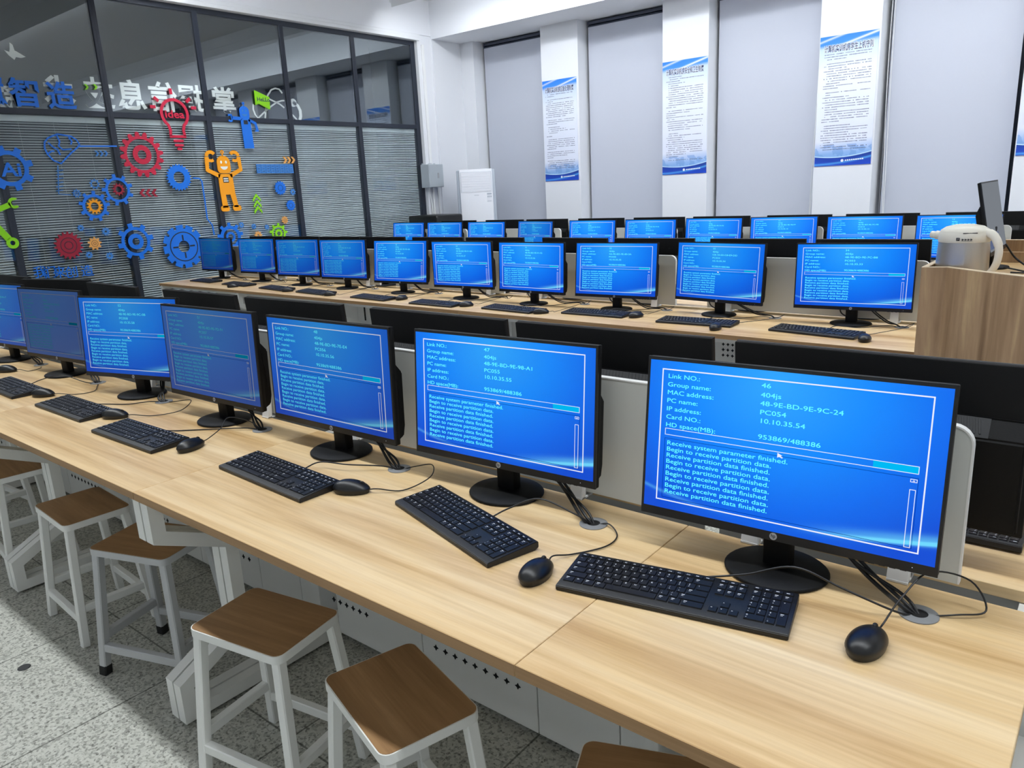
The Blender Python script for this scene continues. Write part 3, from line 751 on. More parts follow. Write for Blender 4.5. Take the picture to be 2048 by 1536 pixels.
for k in range(4):
    a = k * PI / 2 + 0.02
    b.prism([(R_ * (0.28 + 0.25 * (s in (1, 2))) * math.cos(a) - R_ * 0.035 * (1 if s < 2 else -1) * math.sin(a), R_ * (0.28 + 0.25 * (s in (1, 2))) * math.sin(a) + R_ * 0.035 * (1 if s < 2 else -1) * math.cos(a)) for s in range(4)], TH, TH + 0.0014, 'x')
b.obj('slot', 'alu', t, sm=False)
gear((3.201, 1.866), 0.1465, 24, 'blue', 'fine toothed blue ring gear right of the largest red gear', hole=0.44, root=0.88, duty=0.6, taper=0.4)
gear((3.736, 1.162), 0.1700, 9, 'blue', 'blue gear half hidden behind the leftmost middle row monitors', hole=0.56, root=0.78, ring=(0.2, 0.36), duty=0.42, ph=0.2)
gear((4.513, 1.711), 0.0855, 14, 'blue', 'round blue gear near the mullion, right of the orange robot', hole=0.0, root=0.86, duty=0.6, taper=0.5, hub=(0.4,))
gear((4.692, 1.656), 0.0435, 9, 'blue_faint', 'tiny blue gear touching the mullion right of the orange robot', hole=0.3, root=0.72)
gear((4.638, 1.492), 0.0685, 12, 'blue', 'small blue gear beside the mullion, lower of the two', hole=0.0, root=0.84, duty=0.6, taper=0.5, hub=(0.4,))
gear((4.522, 1.314), 0.0495, 9, 'peach', 'tiny orange gear above the green gear', hole=0.0, root=0.76, hub=(0.2, 0.46))
gear((4.409, 1.153), 0.1300, 9, 'green', 'lime green gear with an inner ring behind the middle row', hole=0.60, root=0.78, ring=(0.2, 0.42), duty=0.42)
gear((4.112, 1.151), 0.0545, 9, 'peach', 'small orange gear half hidden left of the green gear', hole=0.25, root=0.76)
gear((3.898, 1.293), 0.0385, 8, 'blue_faint', 'tiny blue gear below the feet of the orange robot', hole=0.25, root=0.72)
gear((4.066, 1.264), 0.0360, 8, 'blue_faint', 'tiny blue gear below the green arrows', hole=0.25, root=0.72)
gear((4.247, 1.245), 0.0335, 8, 'blue_faint', 'tiny blue gear upper left of the green gear', hole=0.25, root=0.72)

def chev(c, s, d):
    y, z = c
    if d == 'u': return [(y - s, z - s * 0.75), (y, z + s * 0.45), (y + s, z - s * 0.75), (y + s, z - s * 0.1), (y, z + s * 1.1), (y - s, z - s * 0.1)]
    k = 1 if d == 'r' else -1
    return [(y - k * s * 0.7, z + s), (y + k * s * 0.1, z), (y - k * s * 0.7, z - s), (y + k * s * 0.05, z - s), (y + k * s * 0.85, z), (y + k * s * 0.05, z + s)]
R8 = 0.0535
for i, (c, w) in enumerate(zip(((4.155, 1.596), (4.157, 1.521), (4.157, 1.452)), ('top', 'middle', 'bottom'))):
    flat('arrow_cutout', 'lime green upward arrow, %s of the stack of three' % w, 'arrow', [chev(c, R8, 'u')], 'green', 'green arrow cut-outs')
for c, w in zip(((2.762, 1.711), (2.828, 1.709), (2.895, 1.707)), ('left', 'middle', 'right')):
    flat('arrow_cutout', 'red arrow pointing left, %s one of three' % w, 'arrow', [chev(c, 0.0420, 'l')], 'red_dark', 'red arrow cut-outs')
for c, w in zip(((4.629, 2.050), (4.688, 2.050), (4.749, 2.050)), ('left', 'middle', 'right')):
    flat('arrow_cutout', 'orange arrow pointing right, %s one of three' % w, 'arrow', [chev(c, 0.0400, 'r')], 'peach', 'orange arrow cut-outs')
for c, w in zip(((2.353, 2.124), (2.398, 2.124), (2.444, 2.124)), ('left', 'middle', 'right')):
    flat('arrow_cutout', 'faint blue arrow pointing right, %s one of three' % w, 'arrow', [chev(c, 0.0275, 'r')], 'blue_faint', 'blue arrow cut-outs')
for c, w in zip(((2.367, 2.772), (2.456, 2.778)), ('left', 'right')):
    flat('arrow_cutout', 'lime green arrow over a white letter, %s of two' % w, 'arrow', [chev(c, 0.0265, 'r')], 'green', 'lime arrow cut-outs')

# brain outline with its leads
bw = 0.0145
bc = (2.032, 2.166); bh = 0.1445; bwid = bh * 1.15
ol = [(-1.0, 0.05), (-0.93, 0.45), (-0.7, 0.72), (-0.45, 0.85), (-0.15, 0.98), (0.2, 0.92), (0.6, 0.85), (0.88, 0.62), (1.0, 0.3), (0.85, 0.1), (0.45, -0.25), (0.1, -0.6), (-0.25, -0.98), (-0.65, -0.75), (-0.9, -0.35), (-1.0, 0.05)]
Pb = lambda q: [(bc[0] + u * bwid, bc[1] + v * bh) for u, v in q]
flat('brain_cutout', 'blue brain outline with leads on the second glass pane', 'brain picture', [stroke(Pb(ol), bw), stroke(Pb([(-0.75, 0.4), (-0.5, 0.1), (-0.3, -0.05), (-0.2, -0.4)]), bw), stroke(Pb([(-0.2, 0.9), (-0.1, 0.5), (-0.2, 0.2), (0.0, -0.05), (0.5, 0.0)]), bw),
      stroke(Pb([(0.45, 0.8), (0.6, 0.5), (0.5, 0.3)]), bw), stroke(Pb([(-0.85, -0.3), (-0.65, -0.15), (-0.5, -0.15)]), bw),
      stroke([(2.194, 2.194), (2.570, 2.198)], bw)], 'blue')
flat('circuit_cutout', 'faint blue circuit line hanging below the brain outline', 'circuit line', [stroke([(1.956, 2.007), (1.942, 1.906), (1.914, 1.732), (2.025, 1.718)], bw * 0.6)] + [stroke([(1.932, 1.955), (1.999, 1.963)], bw * 0.6), stroke([(1.925, 1.916), (1.992, 1.925)], bw * 0.6), stroke([(1.918, 1.878), (1.985, 1.886)], bw * 0.6), stroke([(1.911, 1.839), (1.978, 1.847)], bw * 0.6), stroke([(1.903, 1.800), (1.970, 1.808)], bw * 0.6), stroke([(1.896, 1.762), (1.963, 1.769)], bw * 0.6)], 'blue_faint')
flat('circuit_cutout', 'blue bent circuit line between the fine blue ring gear and the middle row', 'circuit line', [stroke([(3.365, 1.857), (3.443, 1.850), (3.469, 1.821), (3.472, 1.607), (3.468, 1.391), (3.520, 1.318), (3.527, 1.202)], 0.0145)], 'blue')

# spanners
def spanner(label, hc, hr, tail, ang, end, mat='green'):
    o = math.radians(ang)
    head = [(hc[0] + hr * math.cos(o + math.radians(a)), hc[1] + hr * math.sin(o + math.radians(a))) for a in range(38, 323, 15)]
    head += [(hc[0] + hr * 0.5 * math.cos(o + math.radians(a)), hc[1] + hr * 0.5 * math.sin(o + math.radians(a))) for a in range(300, 55, -20)]
    flat('spanner_cutout', label, 'spanner', [head, stroke([tail, hc2(hc, tail, hr * 0.7)], hr * 0.95)], mat)
def hc2(hc, tail, d):
    v = Vector((tail[0] - hc[0], tail[1] - hc[1])).normalized(); return (hc[0] + v.x * d, hc[1] + v.y * d)
spanner('lime green spanner with open jaw at the left edge, upper one', (1.498, 1.662), 0.0515, (1.215, 1.555), 10, 0)
t = thing('spanner_cutout', 'lime green spanner with ring end at the left edge, lower one', 'spanner', (XD, *(1.416, 1.287)))
hr = 0.0540; v0 = (1.416, 1.287); v1 = (1.237, 1.563)
b = B(); b.prism(disc(hr, 24), 0, TH, 'x', [disc(hr * 0.42, 16)]); b.obj('ring_end', 'green', t, sm=False)
b = B(); d_ = Vector((v1[0] - v0[0], v1[1] - v0[1])); dn = d_.normalized()
b.prism(stroke([tuple(dn * hr * 0.9), tuple(d_)], hr * 1.15), 0, TH, 'x'); b.obj('handle', 'green', t, sm=False)

# light bulb
t = thing('light_bulb_cutout', 'red light bulb outline with rays and the word idea', 'light bulb picture', (XD, *(3.263, 2.547)))
r0 = 0.1645; lw = r0 * 0.19
sh = arc((0, 0), r0 * 0.91, r0 * 0.91, -48, 228, 30)
sh = [(r0 * 0.40, -r0 * 1.02), (r0 * 0.42, -r0 * 0.95)] + sh[:] + [(-r0 * 0.42, -r0 * 0.95), (-r0 * 0.40, -r0 * 1.02)]
b = B(); b.prism(stroke([(r0 * 0.50, -r0 * 1.42), (r0 * 0.46, -r0 * 1.05)] + arc((0, 0), r0 * 0.91, r0 * 0.91, -52, 232, 32) + [(-r0 * 0.46, -r0 * 1.05), (-r0 * 0.50, -r0 * 1.42)], lw), 0, TH, 'x')
b.box(0, TH, -r0 * 0.58, r0 * 0.58, -r0 * 1.54, -r0 * 1.37); b.obj('bulb_outline', 'red', t, sm=False)
b = B()
for k, (w, z) in enumerate(((0.36, -1.74), (0.32, -2.02), (0.18, -2.26))): b.prism(rounded(w * 2 * r0, 0.17 * r0, 0.08 * r0, cz=z * r0), 0, TH, 'x')
b.obj('bulb_cap', 'red', t, sm=False)
for a in (180, 142, 92, 40, 2):
    b = B(); c_, s_ = math.cos(math.radians(a)), math.sin(math.radians(a))
    b.prism(stroke([(c_ * r0 * 1.25, s_ * r0 * 1.25 + 0.4 * r0 * (abs(c_) > 0.9)), (c_ * r0 * 1.62, s_ * r0 * 1.62 + 0.4 * r0 * (abs(c_) > 0.9))], r0 * 0.2), 0, TH, 'x'); b.obj('ray', 'red', t, sm=False)
b = B(); put_text(b, 'idea', Matrix.Translation((TH * 0.6, 0, -0.02 * r0)) @ YZ, bold=0.02, depth=0.004, fit=(r0 * 1.35, r0 * 0.5)); b.obj('idea_word', 'red', t, sm=False)

# robots
def robot(label, c, H, mat, pose):
    t = thing('robot_cutout', label, 'robot picture', (XD + 0.0005, c[0], c[1]))
    b = B()
    hw, hh = 0.115 * H, 0.128 * H; hz = 0.245 * H
    head = arc((0, hz + hh * 0.25), hw, hh * 0.8, 0, 180, 16) + arc((-hw * 0.45, hz - hh * 0.55), hw * 0.55, hh * 0.5, 180, 270, 6) + arc((hw * 0.45, hz - hh * 0.55), hw * 0.55, hh * 0.5, 270, 360, 6)
    b.prism(head, 0, TH, 'x'); b.obj('head', mat, t, sm=False)
    b = B(); b.prism(disc(0.029 * H, 18, 0.0, hz + 0.19 * H), 0, TH, 'x', [disc(0.012 * H, 12, 0.0, hz + 0.19 * H)]); b.box(0, TH, -0.010 * H, 0.010 * H, hz + 0.12 * H, hz + 0.163 * H); b.obj('antenna', mat, t, sm=False)
    for s in (-1, 1):
        b = B(); b.prism([(s * 0.042 * H + y, hz + 0.035 * H + z) for y, z in [(0.016 * H * math.cos(k * PI / 8), 0.023 * H * math.sin(k * PI / 8)) for k in range(16)]], TH, TH + 0.0015, 'x'); b.obj('eye', 'wletter' if pose == 'up' else 'blue_faint', t, sm=False)
    b = B(); b.prism([(0.062 * H * math.cos(math.radians(a)), hz - 0.03 * H + 0.05 * H * math.sin(math.radians(a))) for a in range(180, 361, 12)], TH, TH + 0.0015, 'x'); b.obj('mouth', 'wletter' if pose == 'up' else 'blue_faint', t, sm=False)
    b = B()
    if pose == 'up':
        b.prism([(-0.12 * H, 0.10 * H), (0.125 * H, 0.10 * H), (0.135 * H, -0.2 * H), (0.165 * H, -0.42 * H), (0.085 * H, -0.42 * H), (0.045 * H, -0.22 * H), (-0.035 * H, -0.22 * H), (-0.02 * H, -0.42 * H), (-0.115 * H, -0.42 * H), (-0.125 * H, -0.15 * H)], 0, TH, 'x')
    else:
        b.prism([(-0.115 * H, 0.11 * H), (0.115 * H, 0.11 * H), (0.135 * H, -0.5 * H), (-0.10 * H, -0.5 * H)], 0, TH, 'x')
    b.obj('body', mat, t, sm=False)
    b = B(); b.prism(rounded(0.1 * H, 0.085 * H, 0.008 * H, 3, 0.0, 0.01 * H if pose == 'up' else 0.045 * H), TH, TH + 0.0015, 'x'); b.obj('chest_panel', 'alu', t, sm=False)
    if pose == 'up':
        b = B()
        for z in (0.026, -0.008): b.box(TH + 0.001, TH + 0.003, -0.04 * H, 0.04 * H, z * H - 0.010 * H, z * H + 0.010 * H)
        b.obj('chest_stripe', 'wletter', t, sm=False)
        for s in (-1, 1):
            b = B(); b.prism(rounded(0.15 * H, 0.09 * H, 0.04 * H, 5, s * 0.0 + (-0.075 * H if s < 0 else 0.135 * H), -0.435 * H), 0, TH, 'x'); b.obj('foot', mat, t, sm=False)
        for s in (-1, 1):
            b = B(); b.prism(stroke([(s * 0.09 * H, 0.07 * H), (s * 0.29 * H, 0.165 * H), (s * 0.275 * H, 0.36 * H)], 0.068 * H), 0, TH, 'x')
            b.prism(stroke(arc((s * 0.205 * H, 0.37 * H), 0.07 * H, 0.065 * H, 0 if s > 0 else 180, 150 if s > 0 else 30, 12), 0.052 * H), 0.0002, TH - 0.0002, 'x')
            b.prism(stroke([(s * 0.275 * H, 0.315 * H), (s * 0.2 * H, 0.3 * H), (s * 0.165 * H, 0.315 * H)], 0.045 * H), 0.0001, TH - 0.0001, 'x')
            b.obj('arm', mat, t, sm=False)
    else:
        b = B(); b.prism(stroke([(-0.09 * H, 0.115 * H), (-0.3 * H, 0.125 * H)], 0.07 * H), 0, TH, 'x')
        b.prism(stroke(arc((-0.35 * H, 0.125 * H), 0.05 * H, 0.055 * H, -40, 40, 6)[::-1] + [(-0.33 * H, 0.19 * H), (-0.4 * H, 0.18 * H)], 0.04 * H), 0.0002, TH - 0.0002, 'x')
        b.prism(stroke([(-0.31 * H, 0.08 * H), (-0.35 * H, 0.055 * H), (-0.4 * H, 0.075 * H)], 0.04 * H), 0.0001, TH - 0.0001, 'x'); b.obj('arm', mat, t, sm=False)
        b = B(); b.prism(stroke([(0.08 * H, 0.10 * H), (0.24 * H, 0.03 * H), (0.27 * H, -0.12 * H)], 0.06 * H), 0, TH, 'x')
        b.prism(stroke([(0.21 * H, -0.13 * H), (0.30 * H, -0.13 * H)], 0.03 * H), 0.0001, TH - 0.0001, 'x'); b.obj('arm', mat, t, sm=False)
    return t
robot('orange smiling robot with raised arms on a glass mullion', (3.774, 1.820), 0.3715 * 2, 'orange', 'up')
robot('blue smiling robot holding a spanner hand at the transom', (4.139, 2.462), 0.2750 * 2, 'blue', 'down')

# lettering on our side of the glass
def sign(ch, c, w, h, label, mat, x, mirror=False, bold=0.022, name='letter_cutout', cat='sign letter', group=None):
    b = B(); put_text(b, ch, YZm if mirror else YZ, bold=bold, depth=TH / 2, fit=(w, h))
    return tag(b.obj(name, mat, None, (x, c[0], c[1]), sm=False), label, cat, group)
HZ = 0.1285
sign('智', (1.782, 2.685), HZ * 2.05, HZ * 2.05, 'blue character 智, left of the other large blue character', 'blue', XD + 0.005, group='blue characters on the glass')
sign('造', (2.112, 2.676), HZ * 2.05, HZ * 2.05, 'blue character 造 over a white character', 'blue', XD + 0.005, group='blue characters on the glass')
sign('慧', (1.489, 2.689), HZ * 2.05, HZ * 2.05, 'blue character cut off by the left edge of the photo', 'blue', XD + 0.005, group='blue characters on the glass')
for ch, c, h, l in (('掌', (3.911, 2.728), 0.1445, 'white reversed character 掌 at the blue robot, rightmost'), ('握', (3.501, 2.728), 0.1450, 'white reversed character 握 behind the red bulb rays on the right'),
                    ('信', (3.181, 2.726), 0.1565, 'white reversed character 信 behind the top of the red bulb'), ('息', (2.830, 2.727), 0.1515, 'white reversed character 息 left of the red bulb'),
                    ('技', (2.496, 2.727), 0.1515, 'white reversed character 技 crossed by a black mullion'), ('术', (2.112, 2.723), 0.1465, 'white reversed character 术 behind the blue 造'),
                    ('新', (1.629, 2.645), 0.1215, 'white reversed character at the left edge behind the blue 智')):
    sign(ch, c, h * 2, h * 2, l, 'wletter', XO - 0.005, True, group='white reversed characters outside the glass')
for k, ch in enumerate('我们来创造'):
    c = ((1.603, 0.985), (1.685, 0.975), (1.781, 0.964), (1.889, 0.952), (2.046, 0.950))[k]
    h = 0.0580
    sign(ch, c, h * 2.1, h * 2, 'small blue character %s in the lower line of text, %s from the left' % (ch, ordinal[k]), 'blue', XD + 0.005, bold=0.004, group='small blue text on the glass')
c0, c1 = (4.204, 1.946), (4.740, 1.939)
for k in range(8):
    f = (k + 0.5) / 8; h = 0.0515
    b = B(); wq = (c1[0] - c0[0]) / 8 * 0.97
    for q in range(4): b.box(0, TH, -wq / 2, wq / 2, -h + q * h * 0.55, -h + q * h * 0.55 + h * 0.47)
    b.box(0, TH * 0.9, -wq / 2, -wq * 0.25, -h, h); b.box(0, TH * 0.9, wq * 0.2, wq / 2, -h, h)
    tag(b.obj('letter_cutout', 'blue_faint', None, (XD, c0[0] + (c1[0] - c0[0]) * f, c0[1] + (c1[1] - c0[1]) * f), sm=False), 'blurred blue character under the orange arrows, %s from the left' % ordinal[k], 'sign letter', 'blurred blue text line on the glass')

# white dove, speech bubble, orbit and handset on the outer side
dv = lambda q: [((1.774, 3.046)[0] + y * 0.0895, (1.774, 3.046)[1] + z * 0.0895) for y, z in q]
flat('dove_cutout', 'white flying dove near the top left corner', 'bird picture', [dv([(-0.25, 0.95), (0.0, 0.75), (0.08, 0.2), (0.3, 0.1), (1.05, -0.35), (0.6, -0.5), (0.1, -0.45), (-0.1, -0.75), (-0.55, -0.35), (-0.9, 0.15), (-0.45, 0.0), (-0.35, 0.3)])], 'wletter', x=XO - TH)
t = thing('speech_bubble_cutout', 'lime green slanted speech bubble reading hello', 'speech bubble', (XD, *(4.403, 2.759)))
s_ = 0.0900
b = B(); b.prism([(-1.05 * s_, 1.15 * s_), (1.25 * s_, 0.35 * s_), (1.15 * s_, -1.3 * s_), (-0.55 * s_, -0.6 * s_), (-1.1 * s_, -0.8 * s_)], 0, TH, 'x', bev=0.004); b.obj('bubble', 'green', t, sm=False)
b = B(); put_text(b, 'HeLLo', Matrix.Translation((TH + 0.0015, 0.02, 0.0)) @ YZ, bold=0.012, depth=0.001, fit=(s_ * 1.9, s_ * 0.5)); b.obj('hello_word', 'ink', t, sm=False)
lw = 0.0155
flat('orbit_cutout', 'white looping orbit band beside the green bubble', 'orbit picture', [stroke([(4.298, 2.702), (4.289, 2.645), (4.308, 2.582), (4.343, 2.543), (4.430, 2.610), (4.548, 2.691), (4.635, 2.742), (4.711, 2.764), (4.748, 2.766)], lw * 1.15),
      stroke([(4.442, 2.547), (4.463, 2.641), (4.483, 2.729), (4.517, 2.817), (4.577, 2.884), (4.637, 2.905), (4.694, 2.897), (4.731, 2.853)], lw * 1.15), stroke([(4.512, 2.782), (4.593, 2.752), (4.675, 2.721), (4.736, 2.682)], lw * 1.15)], 'wletter', x=XO - TH)
flat('handset_cutout', 'white curved handset picture right of the mullion under the transom glass', 'handset picture', [stroke([(4.872, 2.754), (4.900, 2.738), (4.942, 2.716), (4.972, 2.657), (4.970, 2.590), (4.948, 2.541)], lw * 2.6), [((4.879, 2.748)[0] + s_ * 0.55 * math.cos(k * PI / 8), (4.879, 2.748)[1] + s_ * 0.55 * math.sin(k * PI / 8)) for k in range(16)], stroke([(4.823, 2.620), (4.863, 2.586), (4.909, 2.539)], lw * 1.3)], 'wletter', x=XO - TH)

# ---------------------------------------------------------------- desk islands
def leg_mesh(depth):
    pts = [(0.012, DH - 0.027), (0.012, DH - 0.16), (0.225, DH - 0.255), (0.225, 0.255), (0.012, 0.145), (0.012, 0.012)]
    pts = pts + [(depth - y, z) for y, z in pts[::-1]]
    w = 0.042
    n = len(pts); P = [Vector(p) for p in pts]
    cen = Vector((depth / 2, DH / 2)); inner = []
    for i in range(n):
        a, p, c = P[i - 1], P[i], P[(i + 1) % n]
        d1 = (p - a).normalized(); d2 = (c - p).normalized()
        n1 = Vector((-d1.y, d1.x)); n2 = Vector((-d2.y, d2.x))
        m = (n1 + n2).normalized(); k = w / max(0.3, m.dot(n1))
        inner.append(tuple(p + m * k))
    b = B(); b.prism(pts, -0.02, 0.02, 'x', [inner]); return b.mesh('leg_frame', 'steel', ang=25)
ISL = 1.39
LEG = leg_mesh(ISL)
def flower(cx, cz, s=0.011):
    return [(cx - s, cz), (cx - s * 0.35, cz + s * 0.35), (cx, cz + s), (cx + s * 0.35, cz + s * 0.35), (cx + s, cz), (cx + s * 0.35, cz - s * 0.35), (cx, cz - s), (cx - s * 0.35, cz - s * 0.35)]
def desk(root_xy, th, L_, label, row, single=False, legs=None, number=''):
    """two-sided desk section; local x runs from 0 (right end) to -L_ (left end), y from the near edge"""
    t = thing('desk_section', label, 'desk', (root_xy[0], root_xy[1], 0), th, 'double sided desk sections')
    g = 0.0008
    for y0, y1, nm in ((0.0, 0.655, 'worktop'), (0.735, ISL, 'worktop')):
        b = B(); b.box(-L_ + g, -g, y0, y1, DH - 0.025, DH, bev=0.0012); o = b.obj(nm, 'oak', t)
        b = B(); e = (-0.0006, 0.0) if y0 == 0 else (ISL, ISL + 0.0006)
        b.box(-L_ + g * 1.5, -g * 1.5, e[0], e[1], DH - 0.0242, DH - 0.0010); b.obj('edge_band', 'oak_edge', o)
    b = B(); b.box(-L_ + 0.02, -0.02, 0.60, 0.66, DH - 0.13, DH - 0.125); b.box(-L_ + 0.02, -0.02, 0.60, 0.79, DH - 0.135, DH - 0.13)
    b.box(-L_ + 0.02, -0.02, 0.785, 0.79, DH - 0.13, DH - 0.03); b.obj('cable_tray', 'gsteel', t)
    for x in legs or (-0.024, -L_ + 0.024): link_mesh('leg_frame', LEG, t, (x, 0, 0))
    b = B(); b.box(-L_ + 0.05, -0.05, 0.10, 0.14, DH - 0.066, DH - 0.026, bev=0.003); b.obj('cross_beam', 'steel', t); b = B(); b.box(-L_ + 0.05, -0.05, ISL - 0.14, ISL - 0.10, DH - 0.066, DH - 0.026, bev=0.003)
    b.obj('cross_beam', 'steel', t)
    # steel equipment housing in the middle under the tops
    edges = [0.05, 0.165, 0.44, 0.91, L_ - 0.05] if not single else [0.05, 0.165, 0.44, L_ - 0.05]
    b = B(); b.box(-L_ + 0.055, -0.055, 0.612, 0.778, 0.03, DH - 0.14); h = b.obj('steel_housing', 'steel', t)
    for a, c in zip(edges, edges[1:]):
        for yy, s in ((0.603, 1), (0.778, 1)):
            b = B(); b.box(-c + 0.002, -a - 0.002, yy, yy + 0.009, 0.025, DH - 0.142, bev=0.0015); b.obj('steel_panel', 'steel', h)
    HZ_ = 0.156; b = B()
    if row == 'a':
        for k in range(9): b.prism(flower(-0.51 - 0.042 * k if not single else -0.2 - 0.03 * k, HZ_), 0.6012, 0.6035, 'y')
    else:
        for i in range(3):
            for j in range(3): b.prism(flower(-1.18 - 0.03 * i, DH - 0.19 - 0.034 * j), 0.6012, 0.6035, 'y')
    b.obj('vent_holes', 'hole', h, sm=False); b = B()
    if row == 'a' and not single:
        for k in range(6): b.prism(flower(-1.185 - 0.036 * k, HZ_), 0.6012, 0.6035, 'y')
        b.obj('vent_holes', 'hole', h, sm=False)
    elif row != 'a':
        b.box(-0.345, -0.325, 0.6012, 0.6035, DH - 0.30, DH - 0.165); b.obj('vent_slot', 'hole', h, sm=False)
    # divider board with white edge, standing on clips over the gap
    isl, ref, kk = number
    dr = thing('desk_divider', 'light grey divider board standing along the %s, %s' % (isl, 'nearest the %s' % ref if kk == 0 else '%s from the %s' % (ordinal[kk], ref)), 'divider', (root_xy[0], root_xy[1], 0), th, 'divider boards on the islands')
    xa, xb = -L_ + 0.054, -0.166 if not single else -0.139
    if row == 'a' and number[2] == 1: xb = -0.02
    w = xb - xa; zc = DH + 0.016; hh = 0.312
    outl = [(xa, zc), (xb, zc)] + [(xb - 0.035 + 0.035 * math.cos(a), zc + hh - 0.035 + 0.035 * math.sin(a)) for a in [k * PI / 12 for k in range(7)]] + [(xa + 0.035 + 0.035 * math.cos(a), zc + hh - 0.035 + 0.035 * math.sin(a)) for a in [PI / 2 + k * PI / 12 for k in range(7)]]
    b = B(); b.prism(outl, 0.665, 0.681, 'y'); dv_ = b.obj('board', 'divider', dr, ang=50)
    b = B(); pth = [outl[1]] + outl[2:] + [outl[0]]
    b.prism(stroke(pth, 0.003)[:], 0.6645, 0.6815, 'y'); b.obj('edge_trim', 'white_edge', dr, ang=50)
    for x in ((xa + 0.14, -0.31) if not single else (xa + 0.1, xb - 0.1)):
        b = B(); b.prism([(0.637, DH), (0.657, DH), (0.664, DH + 0.075), (0.655, DH + 0.075)], x - 0.02, x + 0.02, 'x', bev=0.002)
        b.prism([(0.709, DH), (0.689, DH), (0.682, DH + 0.075), (0.691, DH + 0.075)], x - 0.02, x + 0.02, 'x', bev=0.002)
        b.box(x - 0.02, x + 0.02, 0.637, 0.709, DH + 0.0005, DH + 0.006, bev=0.001); b.obj('clip', 'white_edge', dr)
    return t
def grommet(parent_desk, wx, wy, filled):
    t = parent_desk
    top = [o for o in t.children if o.name.startswith('worktop')][0]
    bpy.context.view_layer.update()
    lc = t.matrix_world.inverted() @ Vector((wx, wy, 0))
    b = B(); b.lathe([(0.016, 0.0002), (0.034, 0.0002), (0.034, 0.002), (0.031, 0.003), (0.016, 0.0032), (0.016, 0.0002)], 28); o = b.obj('grommet', 'grom', top, (lc.x, lc.y, DH))
    b = B(); b.prism(disc(0.0165, 20), 0.0004, 0.0016, 'z'); b.obj('cable_hole', 'hole', top, (lc.x, lc.y, DH))

YA = -0.449
EA = [0.4485, -0.244, -1.647, -3.05, -4.47, -5.9, -7.33]
desks_a = []
for k in range(6):
    lab = 'single seat oak desk end, nearest the camera at the right end of the near island' if k == 0 else 'two seat oak desk section, %s from the right end of the near island' % ordinal[k]
    desks_a.append(desk((EA[k], YA), 0, EA[k] - EA[k + 1], lab, 'a', k == 0, legs=(-0.024,) if k == 0 else (-EA[k] + EA[k + 1] + 0.024,) if k == 1 else None, number=('near island', 'right end', k)))
EB = [-0.15, -1.583, -3.03, -4.48, -5.94, -7.44]
TB = math.radians(-1.42)
yb = lambda x: 2.336 + 0.0248 * (-0.2 - x)
desks_b = [desk((EB[k], yb(EB[k])), TB, (EB[k] - EB[k + 1]) / math.cos(TB), 'two seat oak desk section of the middle island, %s from the lectern' % ordinal[k], 'b', number=('middle island', 'lectern', k)) for k in range(5)]
EC = [1.31, -0.09, -1.49, -2.9, -4.32, -5.73, -7.14]
YC = 5.0
desks_c = [desk((EC[k], YC), 0, EC[k] - EC[k + 1], 'two seat oak desk section of the far island by the windows, %s from the right' % ordinal[k], 'c', number=('far island', 'right end', k)) for k in range(6)]

